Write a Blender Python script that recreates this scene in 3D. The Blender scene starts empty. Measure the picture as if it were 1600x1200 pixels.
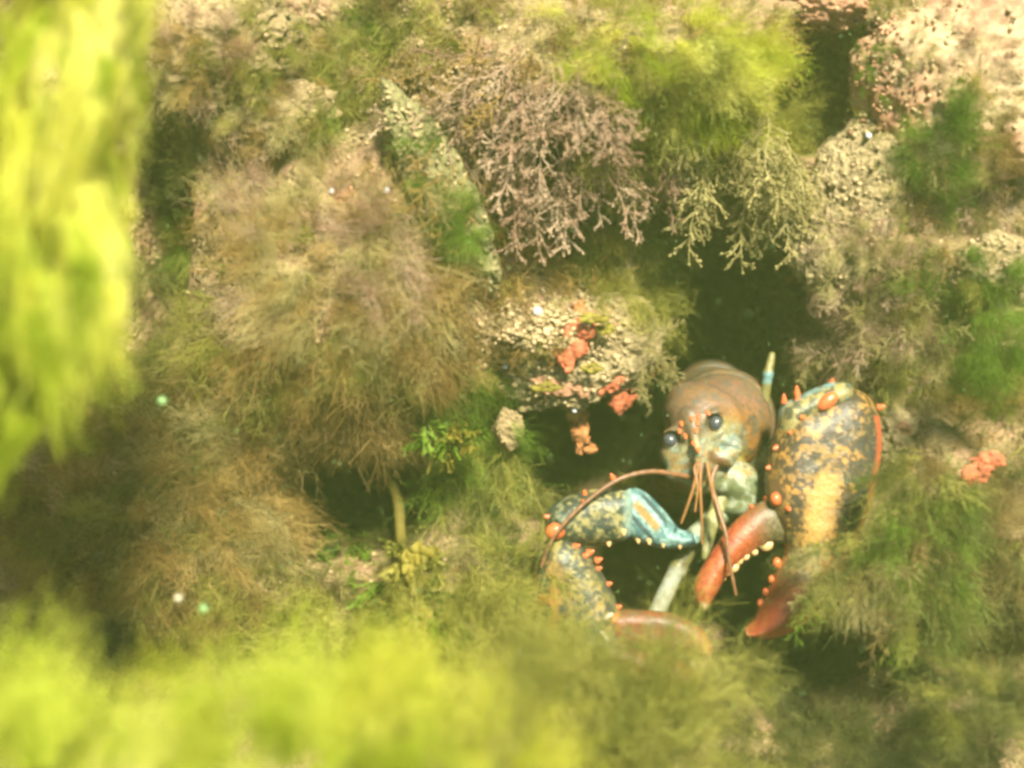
import bpy, math, random
import numpy as np
from mathutils import Vector, Matrix, Quaternion
from mathutils.bvhtree import BVHTree
R_ = math.radians
random.seed(7); rng = np.random.default_rng(11)
scene = bpy.context.scene
COL = scene.collection

# ------------------------------------------------------------------ camera
LENS = 42.35; TANH = 18.0 / LENS; FOCUS = 0.60
PITCH = R_(30)
FWD = Vector((0, math.cos(PITCH), -math.sin(PITCH)))
RGT = Vector((1, 0, 0)); UP = Vector((0, math.sin(PITCH), math.cos(PITCH)))
TARGET = Vector((0, 0, 0.5)); CAM = TARGET - FWD * FOCUS
cam_d = bpy.data.cameras.new('camera'); cam = bpy.data.objects.new('camera', cam_d); COL.objects.link(cam)
cam.location = CAM; cam.rotation_euler = (R_(90) - PITCH, 0, 0)
cam_d.lens = LENS; cam_d.sensor_width = 36; cam_d.clip_start = 0.01; cam_d.clip_end = 100
cam_d.dof.use_dof = True; cam_d.dof.focus_distance = FOCUS - 0.005; cam_d.dof.aperture_fstop = 3.4
scene.camera = cam

# ------------------------------------------------------------------ sky, sun, exposure
SUN_EL, SUN_AZ = R_(63), R_(152)          # azimuth clockwise from +Y (the sun stands behind the camera)
w = bpy.data.worlds.new('World'); scene.world = w; w.use_nodes = True
nt = w.node_tree; bg = nt.nodes['Background']
sky = nt.nodes.new('ShaderNodeTexSky'); sky.sky_type = 'NISHITA'; sky.sun_disc = False
sky.sun_elevation = SUN_EL; sky.sun_rotation = SUN_AZ
nt.links.new(sky.outputs[0], bg.inputs[0]); bg.inputs[1].default_value = 0.05
S_DIR = Vector((math.sin(SUN_AZ) * math.cos(SUN_EL), math.cos(SUN_AZ) * math.cos(SUN_EL), math.sin(SUN_EL)))
sd = bpy.data.lights.new('sun', 'SUN'); sd.energy = 5.0; sd.angle = R_(9.0); sd.color = (1, 0.965, 0.75)
so = bpy.data.objects.new('sun', sd); COL.objects.link(so)
so.rotation_euler = (-S_DIR).to_track_quat('-Z', 'Y').to_euler(); so.location = (0, -1, 3)
vs = scene.view_settings; vs.view_transform = 'Standard'; vs.look = 'None'; vs.gamma = 1; vs.exposure = 1.84
scene.display_settings.display_device = 'sRGB'
cy = scene.cycles
cy.use_denoising = True; cy.max_bounces = 3; cy.diffuse_bounces = 2; cy.filter_width = 3.3; cy.glossy_bounces = 1; cy.transmission_bounces = 2
cy.volume_bounces = 0; cy.adaptive_threshold = 0.05; cy.debug_use_spatial_splits = True; cy.transparent_max_bounces = 4; cy.use_adaptive_sampling = True
cy.caustics_reflective = False; cy.caustics_refractive = False
HAZE_DENSITY = 0.11

# ------------------------------------------------------------------ helpers
K0 = TANH / 800.0
def at(px, py, d):
    return CAM + FWD * d + RGT * ((px - 800) * K0 * d) + UP * ((600 - py) * K0 * d)
def tag(o, label=None, cat=None, group=None, kind=None):
    if label: o['label'] = label
    if cat: o['category'] = cat
    if group: o['group'] = group
    if kind: o['kind'] = kind
    return o
def empty(name, loc):
    o = bpy.data.objects.new(name, None); COL.objects.link(o); o.location = loc; o.empty_display_size = 0.01
    return o
def mesh_np(name, V, Fq, mat=None, smooth=True, colors=None):
    """V (n,3) float, Fq (m,k) int of one polygon size."""
    me = bpy.data.meshes.new(name); V = np.asarray(V, np.float32); Fq = np.asarray(Fq, np.int32)
    m, k = Fq.shape
    me.vertices.add(len(V)); me.vertices.foreach_set('co', V.ravel())
    me.loops.add(m * k); me.loops.foreach_set('vertex_index', Fq.ravel())
    me.polygons.add(m); me.polygons.foreach_set('loop_start', np.arange(0, m * k, k, dtype=np.int32))
    me.polygons.foreach_set('use_smooth', np.full(m, smooth))
    me.update(calc_edges=True); me.validate()
    if colors is not None:
        a = me.color_attributes.new('Col', 'FLOAT_COLOR', 'POINT')
        c4 = np.ones((len(V), 4), np.float32); c4[:, :3] = colors
        a.data.foreach_set('color', c4.ravel())
    if mat: me.materials.append(mat)
    return me
def link(name, me, parent=None, loc=None):
    o = bpy.data.objects.new(name, me); COL.objects.link(o)
    if parent: o.parent = parent
    if loc is not None: o.location = loc
    return o
# value noise
def _hash(ix, iy, iz, seed):
    h = (ix.astype(np.int64) * 374761393 + iy.astype(np.int64) * 668265263 + iz.astype(np.int64) * 2147483647 + seed * 974634781) & 0xFFFFFFFF
    h = ((h ^ (h >> 13)) * 1274126177) & 0xFFFFFFFF
    h = ((h ^ (h >> 16)) * 2246822519) & 0xFFFFFFFF
    return ((h ^ (h >> 15)) & 0xFFFFFF) / float(0xFFFFFF)
def vnoise(P, f, seed=0):
    Q = np.asarray(P, float) * f; I = np.floor(Q); T = Q - I; T = T * T * (3 - 2 * T); I = I.astype(np.int64)
    out = 0
    for a in (0, 1):
        for b in (0, 1):
            for c in (0, 1):
                wt = (T[..., 0] if a else 1 - T[..., 0]) * (T[..., 1] if b else 1 - T[..., 1]) * (T[..., 2] if c else 1 - T[..., 2])
                out = out + wt * _hash(I[..., 0] + a, I[..., 1] + b, I[..., 2] + c, seed)
    return out
def fbm(P, f, octv=4, seed=0, gain=0.5):
    s = 0; amp = 1; tot = 0
    for i in range(octv):
        s = s + amp * vnoise(P, f * 2 ** i, seed + i * 17); tot += amp; amp *= gain
    return s / tot
def sstep(a, b, x):
    t = np.clip((x - a) / (b - a), 0, 1); return t * t * (3 - 2 * t)
def srgb(r, g, b):
    f = lambda c: (c / 255 / 12.92) if c / 255 <= 0.04045 else ((c / 255 + 0.055) / 1.055) ** 2.4
    return np.array([f(r), f(g), f(b)])

# ------------------------------------------------------------------ materials
def new_mat(name):
    m = bpy.data.materials.new(name); m.use_nodes = True; n = m.node_tree; n.nodes.clear()
    return m, n, n.nodes.new('ShaderNodeOutputMaterial')
def algae_mat(name, c1, c2, c3, trans=0.35, scale=60, rough=0.65):
    """filament algae: three colours mixed by noise and by frond"""
    m, n, out = new_mat(name); N = n.nodes.new; L = n.links.new
    geo = N('ShaderNodeNewGeometry'); oi = N('ShaderNodeObjectInfo')
    no = N('ShaderNodeTexNoise'); no.inputs['Scale'].default_value = scale; no.inputs['Detail'].default_value = 2
    L(geo.outputs['Position'], no.inputs['Vector'])
    ad = N('ShaderNodeMath'); ad.operation = 'MULTIPLY_ADD'; ad.inputs[1].default_value = 0.55
    L(oi.outputs['Random'], ad.inputs[0])
    sc = N('ShaderNodeMath'); sc.operation = 'MULTIPLY_ADD'; sc.inputs[1].default_value = 1.5; sc.inputs[2].default_value = -0.55
    L(no.outputs[0], sc.inputs[0]); L(sc.outputs[0], ad.inputs[2])
    cr = N('ShaderNodeValToRGB'); L(ad.outputs[0], cr.inputs[0])
    e = cr.color_ramp.elements; e[0].position = 0.15; e[0].color = (*c1, 1); e[1].position = 0.9; e[1].color = (*c3, 1)
    k = e.new(0.5); k.color = (*c2, 1)
    p = N('ShaderNodeBsdfPrincipled'); p.inputs['Roughness'].default_value = rough; p.inputs['Specular IOR Level'].default_value = 0.3
    L(cr.outputs[0], p.inputs['Base Color'])
    t = N('ShaderNodeBsdfTranslucent'); L(cr.outputs[0], t.inputs['Color'])
    mx = N('ShaderNodeMixShader'); mx.inputs[0].default_value = trans
    L(p.outputs[0], mx.inputs[1]); L(t.outputs[0], mx.inputs[2]); L(mx.outputs[0], out.inputs['Surface'])
    return m
def rock_mat(name, cols, scale=1.0, bump=0.6, use_col=False):
    m, n, out = new_mat(name); N = n.nodes.new; L = n.links.new
    geo = N('ShaderNodeNewGeometry')
    a = N('ShaderNodeTexNoise'); a.inputs['Scale'].default_value = 28 * scale; a.inputs['Detail'].default_value = 6; a.inputs['Roughness'].default_value = 0.65
    b = N('ShaderNodeTexVoronoi'); b.inputs['Scale'].default_value = 190 * scale
    c = N('ShaderNodeTexNoise'); c.inputs['Scale'].default_value = 420 * scale; c.inputs['Detail'].default_value = 3
    for x in (a, b, c): L(geo.outputs['Position'], x.inputs['Vector'])
    cr = N('ShaderNodeValToRGB'); L(a.outputs[0], cr.inputs[0]); e = cr.color_ramp.elements
    e[0].position = 0.28; e[0].color = (*cols[0], 1); e[1].position = 0.72; e[1].color = (*cols[-1], 1)
    for i, cc in enumerate(cols[1:-1]):
        k = e.new(0.28 + 0.44 * (i + 1) / (len(cols) - 1)); k.color = (*cc, 1)
    mix = N('ShaderNodeMix'); mix.data_type = 'RGBA'; mix.blend_type = 'MULTIPLY'; mix.inputs[0].default_value = 0.75
    cr2 = N('ShaderNodeValToRGB'); L(c.outputs[0], cr2.inputs[0]); f = cr2.color_ramp.elements
    f[0].position = 0.3; f[0].color = (0.35, 0.32, 0.28, 1); f[1].position = 0.62; f[1].color = (1, 1, 1, 1)
    L(cr.outputs[0], mix.inputs[6]); L(cr2.outputs[0], mix.inputs[7])
    p = N('ShaderNodeBsdfPrincipled'); p.inputs['Roughness'].default_value = 0.75; p.inputs['Specular IOR Level'].default_value = 0.35
    L(mix.outputs[2], p.inputs['Base Color'])
    h = N('ShaderNodeMath'); h.operation = 'MULTIPLY_ADD'; h.inputs[1].default_value = -0.8; L(b.outputs['Distance'], h.inputs[0]); L(c.outputs[0], h.inputs[2])
    bp = N('ShaderNodeBump'); bp.inputs['Strength'].default_value = bump; bp.inputs['Distance'].default_value = 0.004
    L(h.outputs[0], bp.inputs['Height']); L(bp.outputs[0], p.inputs['Normal']); L(p.outputs[0], out.inputs['Surface'])
    return m
def shell_mat(name, rough=0.46, spec=0.4, bump=0.3):
    m, n, out = new_mat(name); N = n.nodes.new; L = n.links.new
    at_ = N('ShaderNodeAttribute'); at_.attribute_name = 'Col'
    geo = N('ShaderNodeNewGeometry')
    c = N('ShaderNodeTexNoise'); c.inputs['Scale'].default_value = 900; c.inputs['Detail'].default_value = 3
    L(geo.outputs['Position'], c.inputs['Vector'])
    cr2 = N('ShaderNodeValToRGB'); L(c.outputs[0], cr2.inputs[0]); f = cr2.color_ramp.elements
    f[0].position = 0.3; f[0].color = (0.6, 0.58, 0.55, 1); f[1].position = 0.65; f[1].color = (1, 1, 1, 1)
    mix = N('ShaderNodeMix'); mix.data_type = 'RGBA'; mix.blend_type = 'MULTIPLY'; mix.inputs[0].default_value = 0.7
    L(at_.outputs['Color'], mix.inputs[6]); L(cr2.outputs[0], mix.inputs[7])
    p = N('ShaderNodeBsdfPrincipled'); p.inputs['Roughness'].default_value = rough; p.inputs['Specular IOR Level'].default_value = spec
    L(mix.outputs[2], p.inputs['Base Color'])
    bp = N('ShaderNodeBump'); bp.inputs['Strength'].default_value = bump; bp.inputs['Distance'].default_value = 0.001
    L(c.outputs[0], bp.inputs['Height']); L(bp.outputs[0], p.inputs['Normal']); L(p.outputs[0], out.inputs['Surface'])
    return m
def plain_mat(name, c, rough=0.4, spec=0.5, var=0.35, scale=500, coat=0, pores=0):
    m, n, out = new_mat(name); N = n.nodes.new; L = n.links.new
    geo = N('ShaderNodeNewGeometry'); no = N('ShaderNodeTexNoise'); no.inputs['Scale'].default_value = scale; no.inputs['Detail'].default_value = 3
    L(geo.outputs['Position'], no.inputs['Vector'])
    cr = N('ShaderNodeValToRGB'); L(no.outputs[0], cr.inputs[0]); e = cr.color_ramp.elements
    e[0].position = 0.3; e[0].color = (*[x * (1 - var) for x in c], 1); e[1].position = 0.7; e[1].color = (*[min(1, x * (1 + var * 0.6)) for x in c], 1)
    p = N('ShaderNodeBsdfPrincipled'); p.inputs['Roughness'].default_value = rough; p.inputs['Specular IOR Level'].default_value = spec
    p.inputs['Coat Weight'].default_value = coat; p.inputs['Coat Roughness'].default_value = 0.06
    if pores:
        vo = N('ShaderNodeTexVoronoi'); vo.inputs['Scale'].default_value = pores; L(geo.outputs['Position'], vo.inputs['Vector'])
        bp = N('ShaderNodeBump'); bp.inputs['Strength'].default_value = 0.4; bp.inputs['Distance'].default_value = 0.002; L(vo.outputs['Distance'], bp.inputs['Height']); L(bp.outputs[0], p.inputs['Normal'])
    L(cr.outputs[0], p.inputs['Base Color']); L(p.outputs[0], out.inputs['Surface'])
    return m
M = {}
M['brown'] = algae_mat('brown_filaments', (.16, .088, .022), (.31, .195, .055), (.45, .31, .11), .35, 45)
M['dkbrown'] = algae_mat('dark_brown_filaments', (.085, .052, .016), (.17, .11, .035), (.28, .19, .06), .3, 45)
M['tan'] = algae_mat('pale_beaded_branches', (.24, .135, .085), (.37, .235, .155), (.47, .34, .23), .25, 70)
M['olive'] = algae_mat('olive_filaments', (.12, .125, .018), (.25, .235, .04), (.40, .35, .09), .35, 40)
M['shade'] = algae_mat('shade_toned_filaments', (.032, .036, .010), (.062, .064, .018), (.11, .10, .03), .3, 50)  # weed colour darkened to carry the shadow at lower right
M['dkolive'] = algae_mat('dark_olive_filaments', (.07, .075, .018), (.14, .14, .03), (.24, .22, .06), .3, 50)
M['lime'] = algae_mat('lime_filaments', (.22, .28, .010), (.40, .46, .025), (.60, .62, .09), .5, 22)
M['lemon'] = algae_mat('lemon_filaments', (.44, .43, .03), (.66, .63, .10), (.82, .77, .25), .5, 18)
M['green'] = algae_mat('green_filaments', (.065, .12, .008), (.125, .20, .014), (.22, .31, .045), .45, 50)
M['yellow'] = algae_mat('yellow_frond', (.13, .105, .012), (.22, .175, .022), (.32, .27, .05), .3, 60)
M['stalk'] = algae_mat('stalk_skin', (.06, .048, .008), (.11, .085, .014), (.17, .135, .03), .15, 90)
M['sage'] = algae_mat('pale_sage_branches', (.21, .17, .06), (.35, .285, .11), (.48, .40, .18), .3, 60)
M['reef'] = rock_mat('reef_crust', [(.04, .042, .014), (.15, .10, .04), (.26, .19, .085), (.33, .19, .115), (.22, .22, .07)], 1.0, 0.9)
M['pinkrock'] = rock_mat('pink_granular_rock', [(.11, .085, .03), (.22, .16, .075), (.28, .20, .10), (.27, .15, .085)], 0.8, 0.8)
M['salmonrock'] = rock_mat('salmon_crusted_rock', [(.20, .13, .06), (.34, .16, .095), (.40, .26, .15), (.36, .27, .15), (.42, .19, .12)], 0.6, 0.3)
M['tanrock'] = rock_mat('tan_granular_rock', [(.13, .095, .045), (.27, .20, .10), (.36, .28, .15)], 1.0, 0.8)
M['greyrock'] = rock_mat('olive_grey_rock', [(.07, .075, .025), (.19, .17, .07), (.29, .24, .11)], 1.0, 0.8)
M['sponge'] = plain_mat('orange_sponge', (.44, .12, .06), 0.8, 0.15, 0.6, 220, 0, 330)
M['rust'] = plain_mat('rust_sponge', (.30, .12, .045), 0.8, 0.15, 0.6, 220, 0, 330)
M['shell'] = shell_mat('lobster_shell')
M['spine'] = plain_mat('orange_spine', (.50, .11, .035), 0.35, 0.4, 0.25, 400)
M['tooth'] = plain_mat('cream_tooth', (.55, .34, .15), 0.3, 0.5, 0.2, 400)
M['eye'] = plain_mat('eye_black', (.05, .052, .06), 0.3, 0.5, 0.3, 900, 0.35)
M['eyecup'] = plain_mat('eye_cup', (.36, .31, .22), 0.4, 0.5, 0.2, 300)
M['antenna'] = plain_mat('antenna_rust', (.15, .065, .026), 0.4, 0.4, 0.3, 350)
M['antennule'] = plain_mat('antennule_orange', (.22, .095, .028), 0.4, 0.4, 0.3, 350)
M['barnacle'] = plain_mat('white_shell', (.55, .52, .58), 0.2, 0.6, 0.2, 300)
M['speck'] = plain_mat('pale_speck', (.16, .27, .10), 0.3, 0.5, 0.15, 300)
M['crust'] = plain_mat('pink_crust', (.33, .17, .10), 0.85, 0.15, 0.6, 200, 0, 380)

M['grain'] = plain_mat('limy_grain', (.36, .26, .14), 0.6, 0.3, 0.55, 180)

# ------------------------------------------------------------------ reef (the setting)
BASE = 0.635
def fxy(px, py, d=BASE): return (px - 800) * K0 * d, (600 - py) * K0 * d
FEAT = [  # px, py, rx, ry (px), added depth in metres (+ = hollow, - = proud), power, tilt in degrees
    (1150, 480, 120, 130, .26, 2, 0), (1140, 640, 110, 90, .24, 2, 0), (1282, 130, 62, 90, .34, 2, -15),
    (555, 790, 105, 65, .22, 2, 0), (900, 700, 130, 95, .30, 2, 10), (990, 705, 65, 75, .24, 2, 0), (1010, 890, 130, 110, .22, 2, 0),
    (1190, 900, 90, 90, .20, 2, 0), (1310, 1030, 115, 105, .34, 2, 0), (1560, 1010, 80, 90, .22, 2, 0),
    (200, 1010, 130, 60, .08, 1, 0), (480, 190, 70, 30, .05, 1, 10), (250, 400, 40, 160, .09, 1, 0),
    (120, 640, 90, 60, .07, 1, 0), (1530, 620, 60, 50, .06, 1, 0), (1490, 880, 60, 40, .06, 1, 0),
    (560, 470, 260, 220, -.07, 1, 0), (250, 820, 220, 140, -.05, 1, 0), (860, 150, 190, 120, -.05, 1, 0),
    (1080, 120, 180, 110, -.07, 1, 20), (1460, 130, 180, 130, -.04, 1, 0), (1340, 300, 70, 130, -.02, 1, 20),
    (1470, 420, 150, 120, -.03, 1, 0), (1440, 820, 110, 120, -.055, 1, 0), (700, 950, 110, 120, -.05, 1, 0),
    (890, 530, 130, 70, -.045, 1.5, 0), (1350, 690, 60, 80, .05, 1, 0),
]
def reefD(x, y):
    D = BASE + 0.0 * x
    D = D - 0.20 * sstep(-0.10, -0.42, y) - 0.10 * sstep(-.42, -.8, y)      # seabed rises towards the diver at the foot
    D = D - 0.24 * sstep(-0.27, -0.42, x)                                     # buttress left of the frame
    D = D + 0.06 * sstep(0.08, 0.5, y)
    for (px, py, rx, ry, a, pw, tl) in FEAT:
        cx, cy_ = fxy(px, py); ca, sa = math.cos(R_(tl)), math.sin(R_(tl))
        dx, dy = x - cx, y - cy_
        u = (dx * ca + dy * sa) / (rx * K0 * BASE); v = (-dx * sa + dy * ca) / (ry * K0 * BASE)
        D = D + a * np.exp(-(u * u + v * v) ** pw)
    P = np.stack([x, y, 0 * x + 3.3], -1)
    D = D - 0.05 * (fbm(P, 9, 3, 3) - .5) - 0.030 * (fbm(P, 38, 3, 8) - .5) - 0.012 * (fbm(P, 130, 2, 21) - .5)
    return D
def to_world(x, y, D):
    x, y, D = np.asarray(x), np.asarray(y), np.asarray(D)
    return np.array(CAM) + D[..., None] * np.array(FWD) + x[..., None] * np.array(RGT) + y[..., None] * np.array(UP)
xs = np.concatenate([np.linspace(-1.1, -.40, 50, endpoint=False), np.linspace(-.40, .36, 300, endpoint=False), np.linspace(.36, 1.1, 50)])
ys = np.concatenate([np.linspace(-.85, -.32, 50, endpoint=False), np.linspace(-.32, .30, 240, endpoint=False), np.linspace(.30, .75, 40)])
GX, GY = np.meshgrid(xs, ys)
GD = reefD(GX, GY)
RV = to_world(GX, GY, GD)
ny, nx = GX.shape
idx = np.arange(nx * ny).reshape(ny, nx)
RQ = np.stack([idx[:-1, :-1], idx[:-1, 1:], idx[1:, 1:], idx[1:, :-1]], -1).reshape(-1, 4)
RV = RV.reshape(-1, 3)
reef = link('reef', mesh_np('reef', RV, RQ, M['reef'])); tag(reef, kind='structure')
ALLV = [RV]; ALLF = [RQ]

def ico(sub):
    import bmesh
    bm = bmesh.new(); bmesh.ops.create_icosphere(bm, subdivisions=sub, radius=1)
    V = np.array([v.co[:] for v in bm.verts]); Fq = np.array([[v.index for v in f.verts] for f in bm.faces]); bm.free()
    return V, Fq
ICO = {s: ico(s) for s in (1, 2, 3, 6)}
def boulder(px, py, d, r, mat, label, seed, rot=0, rough=0.22, grain=0.035, name='boulder'):
    """r = semi-axes in px at depth d (across, up, deep)"""
    V, Fq = ICO[6]; k = K0 * d
    Vr = V * np.array(r) + seed * 7.7; hg = fbm(Vr, 1 / 26.0, 4, seed + 40, .62); ck = np.abs(fbm(Vr, 1 / 55.0, 3, seed + 60) - .5)
    n = fbm(V + seed * 3.1, 1.3, 3, seed); g = fbm(V + seed, 7, 3, seed + 5); g2 = np.abs(fbm(V - seed, 14, 2, seed + 9) - .5)
    W = V * (1 + rough * 2 * (n - .5) + grain * 3 * (g - .5) - grain * 1.6 * g2)[:, None] * (1 + (13 * (hg - .5) - 7 * sstep(.045, .0, ck)) / min(r))[:, None]
    W = W * np.array([r[0], r[1], r[2]]) * k
    c, s = math.cos(R_(rot)), math.sin(R_(rot))
    X = c * W[:, 0] - s * W[:, 1]; Y = s * W[:, 0] + c * W[:, 1]
    P = X[:, None] * np.array(RGT) + Y[:, None] * np.array(UP) - W[:, 2][:, None] * np.array(FWD)
    loc = at(px, py, d)
    o = link(name, mesh_np(name, P, Fq, mat), None, loc); tag(o, label, 'rock')
    ALLV.append(P + np.array(loc)); ALLF.append(Fq)
    return o
boulder(1530, 130, .61, (185, 155, 90), M['salmonrock'], 'pink and cream granular boulder in the upper right corner', 1, -10, .2, .05)
boulder(1335, 310, .62, (75, 165, 70), M['tanrock'], 'pale tan gritty rock ridge running down right of the dark hole', 2, -22, .2, .05)
boulder(900, 553, .615, (140, 88, 55), M['tanrock'], 'tan lumpy ledge rock with orange sponge, left above the lobster', 3, 12, .25, .07)
boulder(690, 300, .585, (50, 175, 45), M['greyrock'], 'narrow olive grey rock rib slanting down past the green patch', 4, 28, .2, .05)
boulder(320, 75, .605, (150, 90, 60), M['pinkrock'], 'pale pinkish rock at the top beside the lime curtain', 5, 15, .25, .04)
boulder(1390, 690, .64, (48, 75, 40), M['tanrock'], 'beige rock wedged right behind the big claw', 6, 10, .25, .06)
boulder(795, 668, .60, (22, 30, 20), M['pinkrock'], 'small knobbly tan stone left of the dark crevice', 7, 10, .3, .10)
boulder(430, 190, .615, (100, 55, 45), M['pinkrock'], 'tan rock with rusty patches above the big brown tuft', 8, 20, .3, .06)
boulder(1275, 12, .63, (80, 32, 50), M['crust'], 'reddish crusted rock hanging over the upper hollow', 9, -8, .3, .07)
boulder(1560, 420, .60, (70, 55, 50), M['tanrock'], 'tan lumpy stone at the right edge below the pink boulder', 10, 0, .3, .07)

VV = np.concatenate(ALLV); off = 0; polys = []
for V_, F_ in zip(ALLV, ALLF):
    polys += (F_ + off).tolist(); off += len(V_)
BVH = BVHTree.FromPolygons([tuple(v) for v in VV.tolist()], polys)
def hit(px, py, default=BASE):
    d = at(px, py, 1) - CAM; n = d.length; d.normalize()
    loc, nor, i, dist = BVH.ray_cast(CAM, d, 3.0)
    return dist / n if loc is not None else default

# ------------------------------------------------------------------ algae meshes
def tubes(paths, radii, sides=3):
    """paths (n,s,3), radii (n,s) -> verts, quads"""
    paths = np.asarray(paths, float); n, s, _ = paths.shape
    T = np.gradient(paths, axis=1); T /= np.linalg.norm(T, axis=2, keepdims=True) + 1e-9
    ref = np.where(np.abs(T[..., 2:3]) > .9, np.array([1., 0, 0]), np.array([0., 0, 1]))
    A = np.cross(T, ref); A /= np.linalg.norm(A, axis=2, keepdims=True) + 1e-9
    B = np.cross(T, A)
    ang = np.arange(sides) * 2 * np.pi / sides
    V = paths[:, :, None, :] + radii[:, :, None, None] * (np.cos(ang)[None, None, :, None] * A[:, :, None, :] + np.sin(ang)[None, None, :, None] * B[:, :, None, :])
    base = (np.arange(n)[:, None, None] * s + np.arange(s - 1)[None, :, None]) * sides
    j = np.arange(sides)[None, None, :]; j2 = (j + 1) % sides
    Fq = np.stack([base + j, base + j2, base + sides + j2, base + sides + j], -1).reshape(-1, 4)
    return V.reshape(-1, 3), Fq
def merge(parts):
    Vs, Fs, o = [], [], 0
    for V, F in parts:
        Vs.append(V); Fs.append(F + o); o += len(V)
    return np.concatenate(Vs), np.concatenate(Fs)
def strands(n, s, length, spread, wav, rng, r0, root=.03, droop=0.0, lenvar=.5, freq=1.6):
    t = np.linspace(0, 1, s)[None, :, None]
    th = rng.uniform(0, 2 * np.pi, n); ph = np.abs(rng.normal(0, spread, n))
    d = np.stack([np.sin(ph) * np.cos(th), np.sin(ph) * np.sin(th), np.cos(ph)], -1)
    Ln = length * (1 - lenvar * rng.random(n))
    P = rng.normal(0, root, (n, 1, 3)) * np.array([1, 1, .3]) + d[:, None, :] * t * Ln[:, None, None]
    for k in (1, 2, 3.7):
        a = rng.normal(0, 1, (n, 1, 3)); f = freq * k * rng.uniform(.7, 1.4, (n, 1, 1)); p = rng.uniform(0, 6.28, (n, 1, 3))
        P = P + wav / k * a * np.sin(f * t * 6.28 + p) * t
    P[..., 0] += droop * (t[..., 0] ** 2)
    rad = np.broadcast_to(r0 * (1 - .6 * t[..., 0]), (n, s)) * rng.uniform(.6, 1.3, (n, 1))
    return P, rad
def ribbons(paths, radii, g):
    """narrow folded strips, two faces wide: the filaments are about a pixel across"""
    paths = np.asarray(paths, float); n, s, _ = paths.shape
    T = np.gradient(paths, axis=1); T /= np.linalg.norm(T, axis=2, keepdims=True) + 1e-9
    A = np.cross(T, g.normal(0, 1, (n, 1, 3))); A /= np.linalg.norm(A, axis=2, keepdims=True) + 1e-9
    V = np.stack([paths - A * radii[:, :, None], paths + A * radii[:, :, None]], 2)
    b = (np.arange(n)[:, None] * s + np.arange(s - 1)[None, :]) * 2
    return V.reshape(-1, 3), np.stack([b, b + 1, b + 3, b + 2], -1).reshape(-1, 4)
def spray_fil(seed, n=26, sub=5, r0=.0075, spread=.42, tube=False):
    """branched fine filament spray, one unit long along +Z"""
    g = np.random.default_rng(seed); S = 7
    mk = (lambda p, r: tubes(p, r)) if tube else (lambda p, r: ribbons(p, r, g))
    P, rad = strands(n, S, 1.0, spread, .085, g, r0, .06)
    parts = [mk(P, rad)]
    I = np.repeat(np.arange(n), sub); J = g.integers(1, S - 1, n * sub)
    base = P[I, J]; dirs = P[I, J + 1] - P[I, J]; dirs /= np.linalg.norm(dirs, axis=1, keepdims=True)
    dirs = dirs + g.normal(0, .55, dirs.shape); dirs /= np.linalg.norm(dirs, axis=1, keepdims=True)
    t = np.linspace(0, 1, 3)[None, :, None]; L = g.uniform(.12, .34, (len(base), 1, 1))
    Q = base[:, None, :] + dirs[:, None, :] * t * L + g.normal(0, .04, (len(base), 1, 3)) * t * t
    parts.append(mk(Q, np.broadcast_to(r0 * .7 * (1 - .5 * t[..., 0]), Q.shape[:2])))
    return merge(parts)
def spray_hair(seed, n=48, r0=.008, spread=.16, wav=.055):
    g = np.random.default_rng(seed)
    P, rad = strands(n, 13, 1.0, spread, wav, g, r0, .06, 0, .6, 1.0)
    return ribbons(P, rad, g)
def spray_bead(seed, r0=.0095, nside=11):
    """one beaded spray: axis, side branchlets of two orders and nodules at their tips"""
    g = np.random.default_rng(seed); parts = []; tips = []
    def branch(p, d, L, r, s):
        t = np.linspace(0, 1, s)[:, None]
        q = p + d * t * L + g.normal(0, .09 * L, 3) * t * t + g.normal(0, .03 * L, 3) * np.sin(t * 6.28)
        parts.append(tubes(q[None], (r * (1 - .45 * t[:, 0]))[None], 4)); return q
    ax = branch(np.zeros(3), np.array([0, 0, 1.]), 1.0, r0, 12); tips.append(ax[-1])
    for i in range(nside):
        f = .12 + .85 * i / nside; j = f * 11; p = ax[int(j)] * (1 - j % 1) + ax[min(11, int(j) + 1)] * (j % 1)
        a = i * 2.4 + g.normal(0, .4); d = np.array([math.cos(a) * .75, math.sin(a) * .75, .75 + .2 * g.random()]); d /= np.linalg.norm(d)
        L = (.42 - .28 * f) * g.uniform(.7, 1.25); b = branch(p, d, L, r0 * .75, 6); tips.append(b[-1])
        for k in range(g.integers(3, 6)):
            jj = g.integers(1, 5); d2 = d + g.normal(0, .55, 3); d2 /= np.linalg.norm(d2)
            c = branch(b[jj], d2, L * g.uniform(.22, .5), r0 * .6, 4); tips.append(c[-1])
            tips.append(c[1]) if g.random() < .5 else None
    V1, F1 = ICO[1]
    q4 = np.concatenate([F1, F1[:, 2:3]], 1)
    V, Fq = merge(parts)
    tv = [V]; tf = [np.stack([Fq[:, 0], Fq[:, 1], Fq[:, 2]], 1), np.stack([Fq[:, 0], Fq[:, 2], Fq[:, 3]], 1)]; o = len(V)
    for tp in tips:
        tv.append(tp + V1 * r0 * g.uniform(.8, 1.7)); tf.append(F1 + o); o += len(V1)
    return np.concatenate(tv), np.concatenate(tf)
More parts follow.
